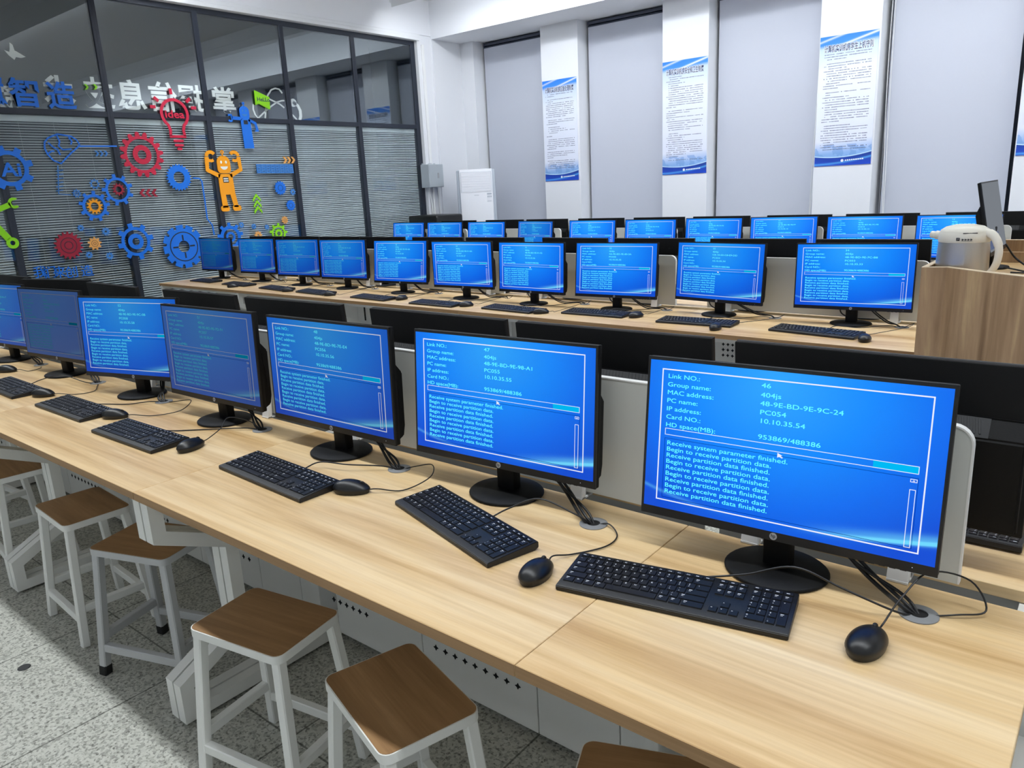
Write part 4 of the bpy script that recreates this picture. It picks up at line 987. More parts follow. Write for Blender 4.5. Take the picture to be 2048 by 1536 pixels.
# ---------------------------------------------------------------- monitors
W, H, HB = 0.5822, 0.3484, 0.0792
SW, SH, CH = W - 0.012, H - 0.0255, 0.0185
def monitor_parts():
    P = {}
    b = B(); b.lathe([(0, 0.0), (0.1, 0.0), (0.104, 0.003), (0.104, 0.006), (0.1, 0.0095), (0.06, 0.0125), (0, 0.0135)], 40, sx=1.0, sy=0.9); P['foot'] = b.mesh('foot', 'black2', ang=50)
    b = B(); b.box(-0.0285, 0.0285, -0.004, 0.03, 0.008, 0.2, bev=0.006, seg=2); P['neck'] = b.mesh('neck', 'black2')
    # back housing: thin slab above, deep box below
    b = B(); b.box(-W / 2, W / 2, 0.004, 0.020, 0, H, bev=0.003, seg=2)
    b.prism([(0.018, 0.006), (0.046, 0.02), (0.052, 0.05), (0.052, H * 0.60), (0.022, H * 0.70), (0.018, H * 0.70)], -W * 0.485, W * 0.485, 'x', bev=0.004)
    P['back_housing'] = b.mesh('back_housing', 'black2')
    b = B(); n = 44
    for k in range(n):
        x = (-0.5 + (k + 0.5) / n) * W * 0.72
        b.bar((x + 0.003, 0.0245, H * 0.692), (x - 0.002, 0.046, H * 0.622), 0.0032, 0.002)
    b.prism([(0.0235, H * 0.6955), (0.05, H * 0.607), (0.0495, H * 0.606), (0.023, H * 0.6945)], -W * 0.38, W * 0.38, 'x')
    P['vent_grille'] = b.mesh('vent_grille', 'vent', sm=False)
    b = B(); fr = [(-W / 2, 0), (W / 2, 0), (W / 2, H), (-W / 2, H)]
    hole = [(-SW / 2, CH), (SW / 2, CH), (SW / 2, CH + SH), (-SW / 2, CH + SH)]
    b.prism(fr, 0.0, 0.006, 'y', [hole]); P['bezel'] = b.mesh('bezel', 'gloss_black', ang=30)
    b = B(); s = b.bm; v = [s.verts.new(p) for p in ((-SW / 2, 0, CH), (SW / 2, 0, CH), (SW / 2, 0, CH + SH), (-SW / 2, 0, CH + SH))]; s.faces.new(v)
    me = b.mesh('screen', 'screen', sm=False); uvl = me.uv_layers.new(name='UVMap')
    for l in me.loops:
        co = me.vertices[l.vertex_index].co; uvl.data[l.index].uv = (co.x / SW + 0.5, (co.z - CH) / SH)
    P['screen'] = me
    b = B(); b.mi = 0; b.prism(disc(0.0074, 24, 0, CH / 2), -0.0006, 0.0, 'y')
    b.mi = 1; put_text(b, 'hp', Matrix.Translation((0, -0.0009, CH / 2)) @ XZ @ Matrix.Shear('XY', 4, (0.25, 0)), bold=0.01, fit=(0.0086, 0.0100)); P['logo'] = b.mesh('logo', ['logo', 'hole'], sm=False)
    b = B(); b.box(W / 2 - 0.042, W / 2 - 0.0405, -0.0005, 0.0005, 0.0085, 0.0095)
    P['power_light'] = b.mesh('power_light', 's_white', sm=False)
    b = B()
    for k in range(4): b.box(W / 2 - 0.115 + k * 0.018, W / 2 - 0.104 + k * 0.018, 0.0005, 0.006, -0.0012, 0.001, bev=0.0004)
    P['buttons'] = b.mesh('buttons', 'black', sm=False)
    return P
MP = monitor_parts()
def U(u): return (u - 0.5) * SW
def V(v): return CH + v * SH
xs_cal = None
def line_text(b, s, u, v, x_scale, cap=0.0092):
    for q, (dx, dz) in enumerate(((0, 0), (0.00032, 0.0), (0.00016, 0.0002))):
        put_text(b, s, Matrix.Translation((U(u) + dx, -0.0007 - q * 0.00003, V(v) + dz)) @ XZ @ Matrix.Diagonal((x_scale, 1, 1, 1)), size=cap / 0.70)
_v, _ = glyphs('Receive partition data finished.', 0.0092 / 0.70)
XS = (0.387 * SW) / (max(q.x for q in _v) - min(q.x for q in _v))
def hollow(b, u0, u1, v0, v1, t):
    for a in ((U(u0), U(u1), V(v1) - t, V(v1)), (U(u0), U(u1), V(v0), V(v0) + t), (U(u0), U(u0) + t, V(v0) + t, V(v1) - t), (U(u1) - t, U(u1), V(v0) + t, V(v1) - t)):
        b.box(a[0], a[1], -0.0006, -0.0001, a[2], a[3])
b = B()
b.mi = 0; hollow(b, 0.050, 0.9515, 0.055, 0.948, 0.0024); hollow(b, 0.073, 0.929, 0.507, 0.552, 0.0011); hollow(b, 0.907, 0.9255, 0.081, 0.417, 0.0011)
hollow(b, 0.907, 0.927, 0.458, 0.477, 0.001)
b.prism([(U(0.4935), V(0.5035)), (U(0.4935), V(0.474)), (U(0.500), V(0.480)), (U(0.510), V(0.473)), (U(0.513), V(0.478)), (U(0.5045), V(0.485)), (U(0.5105), V(0.489))], -0.0016, -0.0012, 'y')
b.prism([(U(0.913), V(0.464)), (U(0.921), V(0.464)), (U(0.917), V(0.471))], -0.0006, -0.0001, 'y')
b.mi = 1; b.box(U(0.796), U(0.9275), -0.0005, -0.0001, V(0.511), V(0.548))
b.mi = 3; hollow(b, 0.073, 0.930, 0.078, 0.485, 0.0007)
for u, v in ((0.0, 0.0),): pass
GFX = b.mesh('screen_graphics', ['s_white', 's_bar', 's_white', 's_dark'], sm=False)
b = B()
for s, v in zip(('Link NO.:', 'Group name:', 'MAC address:', 'PC name:', 'IP address:', 'Card NO.:', 'HD space(MB):'), (0.888, 0.833, 0.780, 0.726, 0.671, 0.617, 0.563)): line_text(b, s, 0.073, v, XS)
LABELS = b.mesh('screen_labels', 's_text', sm=False)
b = B()
msg = ['Receive system parameter finished.'] + ['Begin to receive partition data.', 'Receive partition data finished.'] * 4
for k, s in enumerate(msg): line_text(b, s, 0.082, 0.441 - k * 0.0413, XS)
MESSAGES = b.mesh('screen_messages', 's_text', sm=False)
b = B(); line_text(b, '953869/488386', 0.421, 0.573, XS * 1.07)
CAPACITY = b.mesh('screen_capacity', 's_text', sm=False)
def readout(link, mac, pc, ip):
    b = B()
    for s, v in ((link, 0.893), ('404js', 0.835), (mac, 0.782), (pc, 0.727), (ip, 0.673)): line_text(b, s, 0.421, v, XS * 1.07)
    return b.mesh('screen_readout', 's_text', sm=False)

def monitor(x, y, yaw_d, tilt_d, label, group, data=None, bright=(1, 1, 1), line=None, sat=1.0, scale=1.0, z=DH, on=True, back=False):
    t = thing('monitor', label, 'monitor', (x, y, z), math.radians(yaw_d), group)
    t.scale = (scale,) * 3
    link_mesh('foot', MP['foot'], t); link_mesh('neck', MP['neck'], t)
    loc = (0, -0.03, HB); rot = (-math.radians(tilt_d), 0, 0)
    names = ['back_housing', 'bezel'] + (['vent_grille'] if back else ['logo', 'power_light', 'buttons'])
    for n in names: link_mesh(n, MP[n], t, loc, rot)
    s = link_mesh('screen', MP['screen'], t, (0, -0.03 - 0.0005, HB), rot); s.color = (*bright, sat)
    if back: return t
    line = line or bright
    if on:
        # the picture sits a hair in front of the panel
        q = Matrix.Rotation(rot[0], 3, 'X') @ Vector((0, -0.0006, 0))
        g = link_mesh('screen_graphics', GFX, s, q); g.color = (*line, 1)
        for nm, me in (('screen_labels', LABELS), ('screen_messages', MESSAGES), ('screen_capacity', CAPACITY)): link_mesh(nm, me, s).color = (*line, 1)
        g = link_mesh('screen_readout', data, s); g.color = (*line, 1)
        for c in s.children: c.location = (0, -0.0006, 0)
    return t

A_MON = [  # x, y of the panel foot, yaw, tilt, link, mac, pc number, brightness with oblique-view dimming painted in
    (0.001, 0.080, 3.1, 6.9, '46', '48-9E-BD-9E-9C-24', 54, (1, 1, 1), 'black monitor showing link number 46, nearest to the camera'),
    (-0.732, 0.096, 3.0, 4.9, '47', '48-9E-BD-9E-98-A1', 55, (0.93, 0.95, 1), 'black monitor showing link number 47, second from the right in the near row'),
    (-1.395, 0.070, 1.2, 2.0, '48', '48-9E-BD-9E-7E-E4', 56, (0.62, 0.62, 0.85), 'black monitor showing link number 48, third from the right in the near row'),
    (-2.073, 0.063, 2.5, 2.0, '51', '48-9E-BD-9E-7D-91', 57, (0.9, 0.26, 0.22), 'dim greyish monitor fourth from the right in the near row'),
    (-2.761, 0.085, 15.3, 4.5, '52', '48-9E-BD-9E-9C-0B', 58, (0.62, 0.62, 0.95), 'bright blue monitor turned towards the room, fifth from the right in the near row'),
    (-3.557, 0.080, 6.0, 2.5, '53', '48-9E-BD-9E-7B-35', 59, (0.92, 0.12, 0.06), 'dullest grey monitor, sixth from the right in the near row'),
    (-4.27, 0.080, 6.0, 3.0, '54', '48-9E-BD-9E-9A-17', 60, (0.85, 0.3, 0.32), 'monitor cut off by the left edge of the photo in the near row')]
for x, y, yw, ti, lk, mac, pc, br, lab in A_MON:
    a = math.radians(yw)
    monitor(x - 0.03 * math.sin(a), y + 0.03 * math.cos(a), yw, ti, lab, 'monitors facing the camera in the near row', readout(lk, mac, 'PC0%02d' % pc, '10.10.35.%d' % pc), (br[0],) * 3, (br[1],) * 3, br[2])
B_MON = [(-0.631, 2.868, 4.8, 2.8, '34', '48-9E-BD-9E-7C-B8', 33, 0.98), (-1.38, 2.865, -8.6, 5.0, '35', 'C8-10-03-C8-E9-DD', 34, 0.9), (-2.048, 2.815, 2.8, 5.5, '32', '4A-9E-BD-9E-80-2A', 35, 0.95),  # last value: screen brightness, fading along the row as painted oblique-view dimming
         (-2.71, 2.800, -2.1, 3.2, '31', '48-9E-BD-9E-91-F2', 36, 0.95), (-3.382, 2.841, 2.5, 0.5, '37', '48-9E-BD-9E-91-8A', 37, 0.92), (-4.128, 2.891, 4.3, 6.5, '38', '48-9E-BD-9E-9D-8B', 38, 0.85),
         (-4.887, 2.928, 4.0, 2.7, '39', '48-9E-BD-9E-7C-4E', 39, 0.62), (-5.566, 2.939, 5.5, 3.1, '40', '48-9E-BD-9E-7D-62', 40, 0.52), (-6.324, 2.995, 2.7, 2.8, '41', '48-9E-BD-9E-98-17', 41, 0.46), (-7.11, 3.010, 2.7, 2.3, '42', '48-9E-BD-9E-9B-70', 42, 0.26)]
for k, (x, y, yw, ti, lk, mac, pc, br) in enumerate(B_MON):
    a = math.radians(yw)
    lab = 'monitor showing link number 34 in the middle row, beside the lectern' if k == 0 else ('dark blue monitor at the left end of the middle row' if k == 9 else 'blue screened monitor in the middle row, %s from the lectern' % ordinal[k])
    monitor(x - 0.03 * math.sin(a), y + 0.03 * math.cos(a), yw, ti, lab, 'monitors facing the camera in the middle row', readout(lk, mac, 'PC0%02d' % pc, '10.10.35.%d' % pc), (br, br, br), (br ** 1.6,) * 3)
C_MON = [(-6.781, 5.50, -0.8, 0.8), (-6.118, 5.479, 0.8, 0.85), (-5.40, 5.43, -1.4, 0.9), (-4.679, 5.42, -11.8, 0.7), (-3.929, 5.42, -1.4, 1.0), (-3.243, 5.41, -2.8, 1.0), (-2.617, 5.489, -3.4, 1.0), (-1.963, 5.521, 5.8, 1.03), (-1.27, 5.456, 3.6, 1.03), (-0.585, 5.45, 3.0, 1.05), (0.16, 5.45, 2.0, 1.05)]
for k, (x, y, yw, br) in enumerate(C_MON):
    a = math.radians(yw); pc = 21 - k if k < 9 else 21 - k
    lab = ('monitor in the far row partly hidden by the kettle and the lectern screen' if k == 9 else 'monitor in the far row cut off by the right edge of the photo' if k == 10 else 'turned darker monitor in the far row, fourth from the left' if k == 3 else 'monitor facing the camera in the far row by the windows, %s from the left' % ordinal[k])
    monitor(x - 0.03 * math.sin(a), y + 0.03 * math.cos(a), yw, 5.7, lab, 'monitors facing the camera in the far row', readout(str(pc + 1), '48-9E-BD-9E-7%s-F%d' % ('ABCDEF'[k % 6], k % 10), 'PC0%02d' % pc, '10.10.35.%d' % pc), (br, br, br))
for k, (x, yw) in enumerate(((0.10, 180), (-0.541, 181), (-1.168, 180), (-1.91, 181), (-2.576, 180), (-3.40, 178), (-4.09, 193), (-4.75, 180))):
    monitor(x, 0.338, yw, 4.5, 'black monitor back behind the near divider, %s' % ('nearest the right end' if k == 0 else '%s from the right end' % ordinal[k]), 'monitor backs on the near island', back=True)
for k, x in enumerate((-0.617, -1.262, -1.96, -2.60, -3.36, -3.99, -4.69, -5.3, -5.92, -6.55)):
    monitor(x, yb(x) + 0.795, 180 + (-4 if k == 3 else 0), 4.0, 'black monitor back rising behind the middle row, %s' % ('nearest the lectern' if k == 0 else '%s from the lectern' % ordinal[k]), 'monitor backs on the middle island', back=True)
for k, x in enumerate((0.33, -0.441, -1.213, -1.914, -2.661, -3.336, -4.037, -4.765, -5.395, -6.14)):
    monitor(x, YC + 0.798, 180, 4.0, 'black monitor back rising behind the far row, %s from the right' % ordinal[k], 'monitor backs on the far island', back=True)

# ---------------------------------------------------------------- keyboards
KW_, KD_ = 0.4455, 0.1376
u1 = 0.0189
def key_layout():
    K = []                      # x0, x1, y0, y1 (from the top left corner of the field), legend
    top = 0.0085
    def row(x, y, h, items):
        for w, lg in items:
            if lg is not None: K.append((x, x + w * u1, y, y + h, lg))
            x += w * u1
    f = 0.011
    row(0, 0, f, [(1, 'esc'), (0.98, 'F1'), (0.98, 'F2'), (0.98, 'F3'), (0.98, 'F4'), (0.98, 'F5'), (0.98, 'F6'), (0.98, 'F7'), (0.98, 'F8'), (0.98, 'F9'), (0.98, 'F10'), (0.98, 'F11'), (0.98, 'F12'), (1.07, '-'), (1.14, '-')])
    y = f + 0.002; r = 0.0195
    row(0, y, r, [(1, c) for c in '~1234567890-='] + [(2, 'back')])
    row(0, y + r, r, [(1.5, 'tab')] + [(1, c) for c in 'QWERTYUIOP[]'] + [(1.5, '\\')])
    row(0, y + 2 * r, r, [(1.75, 'caps')] + [(1, c) for c in 'ASDFGHJKL;\''] + [(2.25, 'enter')])
    row(0, y + 3 * r, r, [(2.25, 'shift')] + [(1, c) for c in 'ZXCVBNM,./'] + [(2.75, 'shift')])
    row(0, y + 4 * r, r, [(1.25, 'ctrl'), (1.0, 'fn'), (1.25, '#'), (1.25, 'alt'), (5.5, ''), (1.25, 'alt'), (1.25, '#'), (2.25, 'ctrl')])
    xn = 15 * u1 + 0.008
    row(xn, 0, f, [(1, '-'), (1, '-'), (1, '-')])
    row(xn, y, r, [(1, '-')] * 3); row(xn, y + r, r, [(1, '-')] * 3)
    row(xn, y + 3 * r, r, [(1, None), (1, '^'), (1, None)]); row(xn, y + 4 * r, r, [(1, '<'), (1, 'v'), (1, '>')])
    xp = xn + 3 * u1 + 0.008
    row(xp, 0, f, [(1, '-')] * 4)
    row(xp, y, r, [(1, 'num'), (1, '/'), (1, '*'), (1, '-')])
    row(xp, y + r, r, [(1, '7'), (1, '8'), (1, '9')]); row(xp, y + 2 * r, r, [(1, '4'), (1, '5'), (1, '6')]); row(xp, y + 3 * r, r, [(1, '1'), (1, '2'), (1, '3')])
    K.append((xp + 3 * u1, xp + 4 * u1, y + r, y + 3 * r, '+')); K.append((xp + 3 * u1, xp + 4 * u1, y + 3 * r, y + 5 * r, 'ent'))
    row(xp, y + 4 * r, r, [(2, '0'), (1, '.')])
    fw = xp + 4 * u1; fd = y + 5 * r
    return [(x0 - fw / 2, x1 - fw / 2, KD_ / 2 - 0.009 - y1, KD_ / 2 - 0.009 - y0, lg) for x0, x1, y0, y1, lg in K]
KEYS = key_layout()
def ktop(y): return 0.0125 + (y + KD_ / 2) / KD_ * 0.0085
def cap(b, x0, x1, y0, y1):
    g = 0.0011; t_ = 0.0017
    lo = [(x0 + g, y0 + g), (x1 - g, y0 + g), (x1 - g, y1 - g), (x0 + g, y1 - g)]
    hi = [(x0 + g + t_ * 0.6, y0 + g + t_ * 0.6), (x1 - g - t_ * 0.6, y0 + g + t_ * 0.6), (x1 - g - t_ * 0.6, y1 - g - t_ * 0.5), (x0 + g + t_ * 0.6, y1 - g - t_ * 0.5)]
    vl = [b.bm.verts.new((x, y, ktop(y) - 0.0005)) for x, y in lo]; vh = [b.bm.verts.new((x, y, ktop(y) + 0.0026)) for x, y in hi]
    b.bm.faces.new(vh)
    for i in range(4): b.bm.faces.new([vl[i], vl[(i + 1) % 4], vh[(i + 1) % 4], vh[i]])
b = B(); b.prism([(-KD_ / 2, 0.001), (-KD_ / 2, 0.0105), (-KD_ / 2 + 0.003, 0.0125), (KD_ / 2 - 0.003, 0.021), (KD_ / 2, 0.019), (KD_ / 2, 0.006), (KD_ / 2 - 0.01, 0.001)], -KW_ / 2, KW_ / 2, 'x', bev=0.0012)
KB_CASE = b.mesh('case', 'black', ang=40)
KEY_MESH = []
for x0, x1, y0, y1, lg in KEYS:
    b = B(); cap(b, x0, x1, y0, y1); KEY_MESH.append(b.mesh('key', 'key', sm=False))
b = B()
for x0, x1, y0, y1, lg in KEYS: cap(b, x0, x1, y0, y1)
KEYS_ALL = b.mesh('keys', 'key', sm=False)
SLOPE = Matrix.Rotation(math.atan(0.0085 / KD_), 4, 'X')
LG = {}
for x0, x1, y0, y1, lg in KEYS:
    if lg == '': continue
    b = LG.setdefault((x0 > 0.06, x0 > 0.135, 0.06 < x0 < 0.135 and y0 < 0), None) or LG.__setitem__((x0 > 0.06, x0 > 0.135, 0.06 < x0 < 0.135 and y0 < 0), B()) or LG[(x0 > 0.06, x0 > 0.135, 0.06 < x0 < 0.135 and y0 < 0)]
    mt = lambda px, py: Matrix.Translation((px, py, ktop(py) + 0.0030)) @ SLOPE
    if lg in ('#', '-', 'num', '*') or (len(lg) > 2 and not lg.startswith('F')):
        n_ = 2
        for q in range(n_):
            yy = y1 - 0.0062 - q * 0.0035 if y1 - y0 > 0.012 else (y0 + y1) / 2 - 0.001
            b.box(x0 + 0.0045, x0 + 0.0045 + (0.0062 if q == 0 else 0.0045), yy, yy + (0.0022 if q == 0 else 0.0012), ktop(yy) + 0.0027, ktop(yy) + 0.0030)
            if y1 - y0 <= 0.012: break
    else:
        put_text(b, lg, mt(x0 + 0.0045, y1 - 0.0085 if y1 - y0 > 0.012 else y0 + 0.003), size=0.0062 if y1 - y0 > 0.012 else 0.0048, bold=0.0001)
        if lg in '1234567890-=[];\',./': b.box(x0 + 0.0045, x0 + 0.0065, y0 + 0.0055, y0 + 0.0068, ktop(y0 + 0.006) + 0.0027, ktop(y0 + 0.006) + 0.0030)
LEGENDS = [q.mesh('key_legends', 'legend', sm=False) for q in LG.values()]
def local(t, pts):
    m = t.matrix_basis.inverted(); return [m @ Vector(p) for p in pts]
def keyboard(x, y, rz, label, full=False, cable=None, z=DH):
    t = thing('keyboard', label, 'keyboard', (x, y, z), math.radians(rz), 'black computer keyboards')
    link_mesh('case', KB_CASE, t)
    if full:
        for me in KEY_MESH: link_mesh('key', me, t)
    else: link_mesh('keys', KEYS_ALL, t)
    for me in LEGENDS: link_mesh('key_legends', me, t)
    if cable:
        s = t.matrix_basis @ Vector((0.03, KD_ / 2, 0.012))
        b = B(); b.tube(local(t, [s] + cable), 0.0021, 7); b.obj('cable', 'cable', t)
    return t
Z1 = DH + 0.0035
GA = [(0.268, 0.092), (-0.434, 0.090), (-1.118, 0.093), (-1.835, 0.098), (-2.56, 0.105), (-3.20, 0.11), (-3.947, 0.132)]
def hole_at(k, dz=-0.004): return (GA[k][0], GA[k][1], DH + dz)
keyboard(-0.125, -0.099, 11.3 - 11.3 + 11.3, 'black keyboard in front of the nearest monitor, right end of the near desk', True, [(-0.02, 0.0, DH + 0.035), (0.07, 0.005, DH + 0.075), (0.15, 0.03, DH + 0.045), (0.235, 0.06, Z1 + 0.008), hole_at(0)])
keyboard(-0.697, -0.092, -16.1, 'black keyboard set askew in front of the second monitor from the right', True, [(-0.62, 0.0, DH + 0.03), (-0.55, 0.03, DH + 0.06), (-0.47, 0.06, DH + 0.03), hole_at(1)])
keyboard(-1.376, -0.150, -3, 'black keyboard in front of the third monitor from the right', True, [(-1.33, -0.03, DH + 0.02), (-1.24, 0.0, DH + 0.02), (-1.15, 0.06, Z1 + 0.01), hole_at(2)])
keyboard(-2.155, -0.190, 0.5, 'black keyboard in front of the fourth monitor from the right', True, [(-2.10, -0.08, Z1), (-2.0, 0.0, Z1), (-1.88, 0.07, Z1 + 0.004), hole_at(3)])
keyboard(-2.78, -0.160, 0, 'black keyboard in front of the fifth monitor from the right', True, [(-2.74, -0.05, Z1), (-2.65, -0.0, Z1), (-2.58, 0.06, Z1 + 0.006), hole_at(4)])
keyboard(-3.46, -0.165, -1, 'black keyboard cut by the left edge of the photo on the near desk', False, [(-3.4, -0.05, DH + 0.03), (-3.3, 0.0, DH + 0.05), (-3.22, 0.06, Z1 + 0.01), hole_at(5)])
B_KB = [(-0.714, 2.580, -8), (-1.374, 2.600, 2), (-2.065, 2.632, 0), (-2.69, 2.560, -5), (-3.38, 2.545, -2), (-4.11, 2.585, -5), (-4.90, 2.625, -6), (-5.54, 2.670, -7), (-6.27, 2.735, -4), (-6.98, 2.790, -3)]
for k, (x, y, rz) in enumerate(B_KB):
    g = (x + 0.33, yb(x) + 0.55, DH - 0.004)
    keyboard(x, y, rz, 'black keyboard on the middle row desk, %s from the lectern' % ordinal[k], False, [(x + 0.07, y + 0.12, Z1 + 0.02), (x + 0.17, y + 0.15, Z1 + 0.012), (x + 0.27, yb(x) + 0.53, Z1 + 0.006), g])
    if k in (0, 1, 2, 3): grommet(desks_b[k // 2], x + 0.33, yb(x) + 0.55, True)
    elif x + 0.33 < EB[k // 2] - 0.05: grommet(desks_b[k // 2], x + 0.33, yb(x) + 0.55, True)
keyboard(0.165, 0.512, 180, 'black keyboard behind the nearest divider, its end showing past the monitor back', False)

# ---------------------------------------------------------------- mice
def mouse_meshes():
    b = B(); t = bmesh.new(); bmesh.ops.create_uvsphere(t, u_segments=32, v_segments=20, radius=1)
    for v in t.verts:
        x, y, z = v.co
        zz = max(z, -0.25); f = 1.0 if z > 0 else 0.94
        sy = 1 if y > 0 else 1.06
        v.co = (x * 0.031 * f * (1 - 0.07 * y), y * 0.053 * f * sy, (zz + 0.25) * 0.0285 * (1 - 0.14 * y) + 0.0008)
    b.add(t); body = b.mesh('body', 'gloss_black', ang=60)
    b = B(); b.tube([(0, 0.008, 0.0352), (0, 0.022, 0.0322), (0, 0.036, 0.0262), (0, 0.047, 0.0165)], 0.0007, 6); seam = b.mesh('button_seam', 'hole')
    b = B(); b.lathe([(0, -0.003), (0.0085, -0.003), (0.0095, -0.001), (0.0095, 0.001), (0.0085, 0.003), (0, 0.003)], 20)
    wheel = b.mesh('scroll_wheel', 'rubber')
    return body, seam, wheel
MB_, MS_, MW_ = mouse_meshes()
def mouse(x, y, rz, label, cable=None, z=DH):
    t = thing('computer_mouse', label, 'computer mouse', (x, y, z), math.radians(rz), 'black computer mice')
    link_mesh('body', MB_, t); link_mesh('button_seam', MS_, t)
    link_mesh('scroll_wheel', MW_, t, (0, 0.030, 0.0235), (0, PI / 2, 0))
    if cable:
        m = t.matrix_basis; s = m @ Vector((0, 0.052, 0.010)); s2 = m @ Vector((0, 0.075, 0.012))
        b = B(); b.tube(local(t, [s, s2] + cable), 0.0017, 7); b.obj('cable', 'cable', t)
    return t
mouse(0.221, -0.066, -6, 'black mouse at the right end of the near desk, nearest the camera', [(0.245, 0.055, DH + 0.045), (0.275, 0.12, DH + 0.075), (0.335, 0.165, DH + 0.055), (0.365, 0.150, DH + 0.012), (0.325, 0.115, Z1 + 0.004), hole_at(0)])
mouse(-0.395, -0.186, 8, 'black mouse between the two nearest keyboards', [(-0.385, -0.07, Z1), (-0.345, 0.0, Z1), (-0.35, 0.06, Z1), (-0.395, 0.095, Z1 + 0.005), hole_at(1)])
mouse(-1.098, -0.100, -62, 'black mouse lying sideways right of the third keyboard', [(-0.98, -0.02, Z1), (-0.955, 0.06, DH + 0.02), (-1.0, 0.115, DH + 0.03), (-1.07, 0.11, DH + 0.012), hole_at(2)])
mouse(-1.865, -0.152, 15, 'black mouse right of the fourth keyboard', [(-1.90, -0.02, DH + 0.03), (-1.93, 0.03, DH + 0.05), (-1.88, 0.08, DH + 0.03), hole_at(3)])
mouse(-2.50, -0.118, -58, 'black mouse lying sideways right of the fifth keyboard', [(-2.38, -0.03, Z1), (-2.32, 0.05, DH + 0.012), (-2.36, 0.12, DH + 0.03), (-2.47, 0.12, DH + 0.012), hole_at(4)])
mouse(-3.165, -0.135, -60, 'black mouse right of the keyboard at the left edge of the photo', [(-3.05, -0.05, Z1), (-3.03, 0.02, Z1), (-3.11, 0.07, Z1 + 0.003), hole_at(5)])
mouse(-3.93, -0.030, -60, 'black mouse at the left edge of the photo, nearest the first screen', [(-3.82, 0.03, Z1), (-3.84, 0.09, Z1), hole_at(6)])
B_MS = [(-0.455, 2.487, 10, 0), (-1.203, 2.472, 5, 1), (-1.785, 2.640, -20, 2), (-2.415, 2.525, -50, 3), (-3.10, 2.565, -30, 4), (-3.825, 2.625, -10, 5), (-4.625, 2.560, -60, 6), (-5.262, 2.595, -55, 7), (-6.15, 2.600, -30, 8)]
for x, y, rz, k in B_MS:
    kx = B_KB[k][0]; g = (kx + 0.33, yb(kx) + 0.55, DH - 0.004)
    a = math.radians(rz); fx, fy = x - 0.10 * math.sin(a), y + 0.10 * math.cos(a)
    mouse(x, y, rz, 'black mouse beside the keyboard on the middle row desk, %s from the lectern' % ordinal[k], [(fx, fy, Z1 + 0.006), (max(fx, g[0]) + 0.05, (fy + g[1]) / 2, DH + 0.03), (g[0] + 0.06, g[1] - 0.02, DH + 0.03), g])
for k, (x, y) in enumerate(GA):
    d = [0, 1, 2, 2, 3, 3, 3][k]
    grommet(desks_a[d] if EA[d] > x > EA[d + 1] else desks_a[d + 1 if x < EA[d + 1] else d - 1], x, y, True)

# signal and power leads from the monitors into the desk
for k, (x, y, yw, ti, *_r) in enumerate(A_MON):
    gx, gy = GA[k]
    b = B()
    for j, o in enumerate((0.0, 0.012, -0.012)):
        b.tube([(x + 0.045 + o, y + 0.06, DH + 0.16), (x + 0.07 + o, y + 0.088, DH + 0.10), (x + 0.5 * (gx - x) + 0.02 + o, y + 0.06, DH + 0.035 + 0.006 * j), (gx - 0.03, gy + 0.012 * (j - 1) + 0.004, DH + 0.014 + 0.004 * j), (gx + 0.004 * (j - 1), gy, DH - 0.005)], (0.0042, 0.0036, 0.0032)[j], 8)
    tag(b.obj('cable_bundle', 'cable'), 'black leads running from the near row screen into the desk hole, %s' % ('nearest' if k == 0 else '%s from the right' % ordinal[k]), 'cable', 'monitor leads on the near row')
for k, (x, y, yw, ti, *_r) in enumerate(B_MON):
    kx = B_KB[k][0]; gx, gy = kx + 0.33, yb(kx) + 0.55
    b = B()
    for j, o in enumerate((0.0, 0.014)):
        b.tube([(x + 0.05 + o, y + 0.06, DH + 0.15), (x + 0.08 + o, y + 0.07, DH + 0.08), (x + 0.6 * (gx - x) + 0.02, y + 0.045, DH + 0.02 + 0.01 * j), (gx - 0.03, gy + 0.008, DH + 0.012), (gx, gy, DH - 0.004)], 0.0036, 7)
    b.tube([(x - 0.07, y + 0.05, DH + 0.10), (x - 0.06, y + 0.06, DH + 0.05), (x - 0.005, y + 0.075, DH + 0.02)], 0.0036, 7)
    tag(b.obj('cable_bundle', 'cable'), 'black leads behind the middle row screen, %s from the lectern' % ordinal[k], 'cable', 'monitor leads on the middle row')

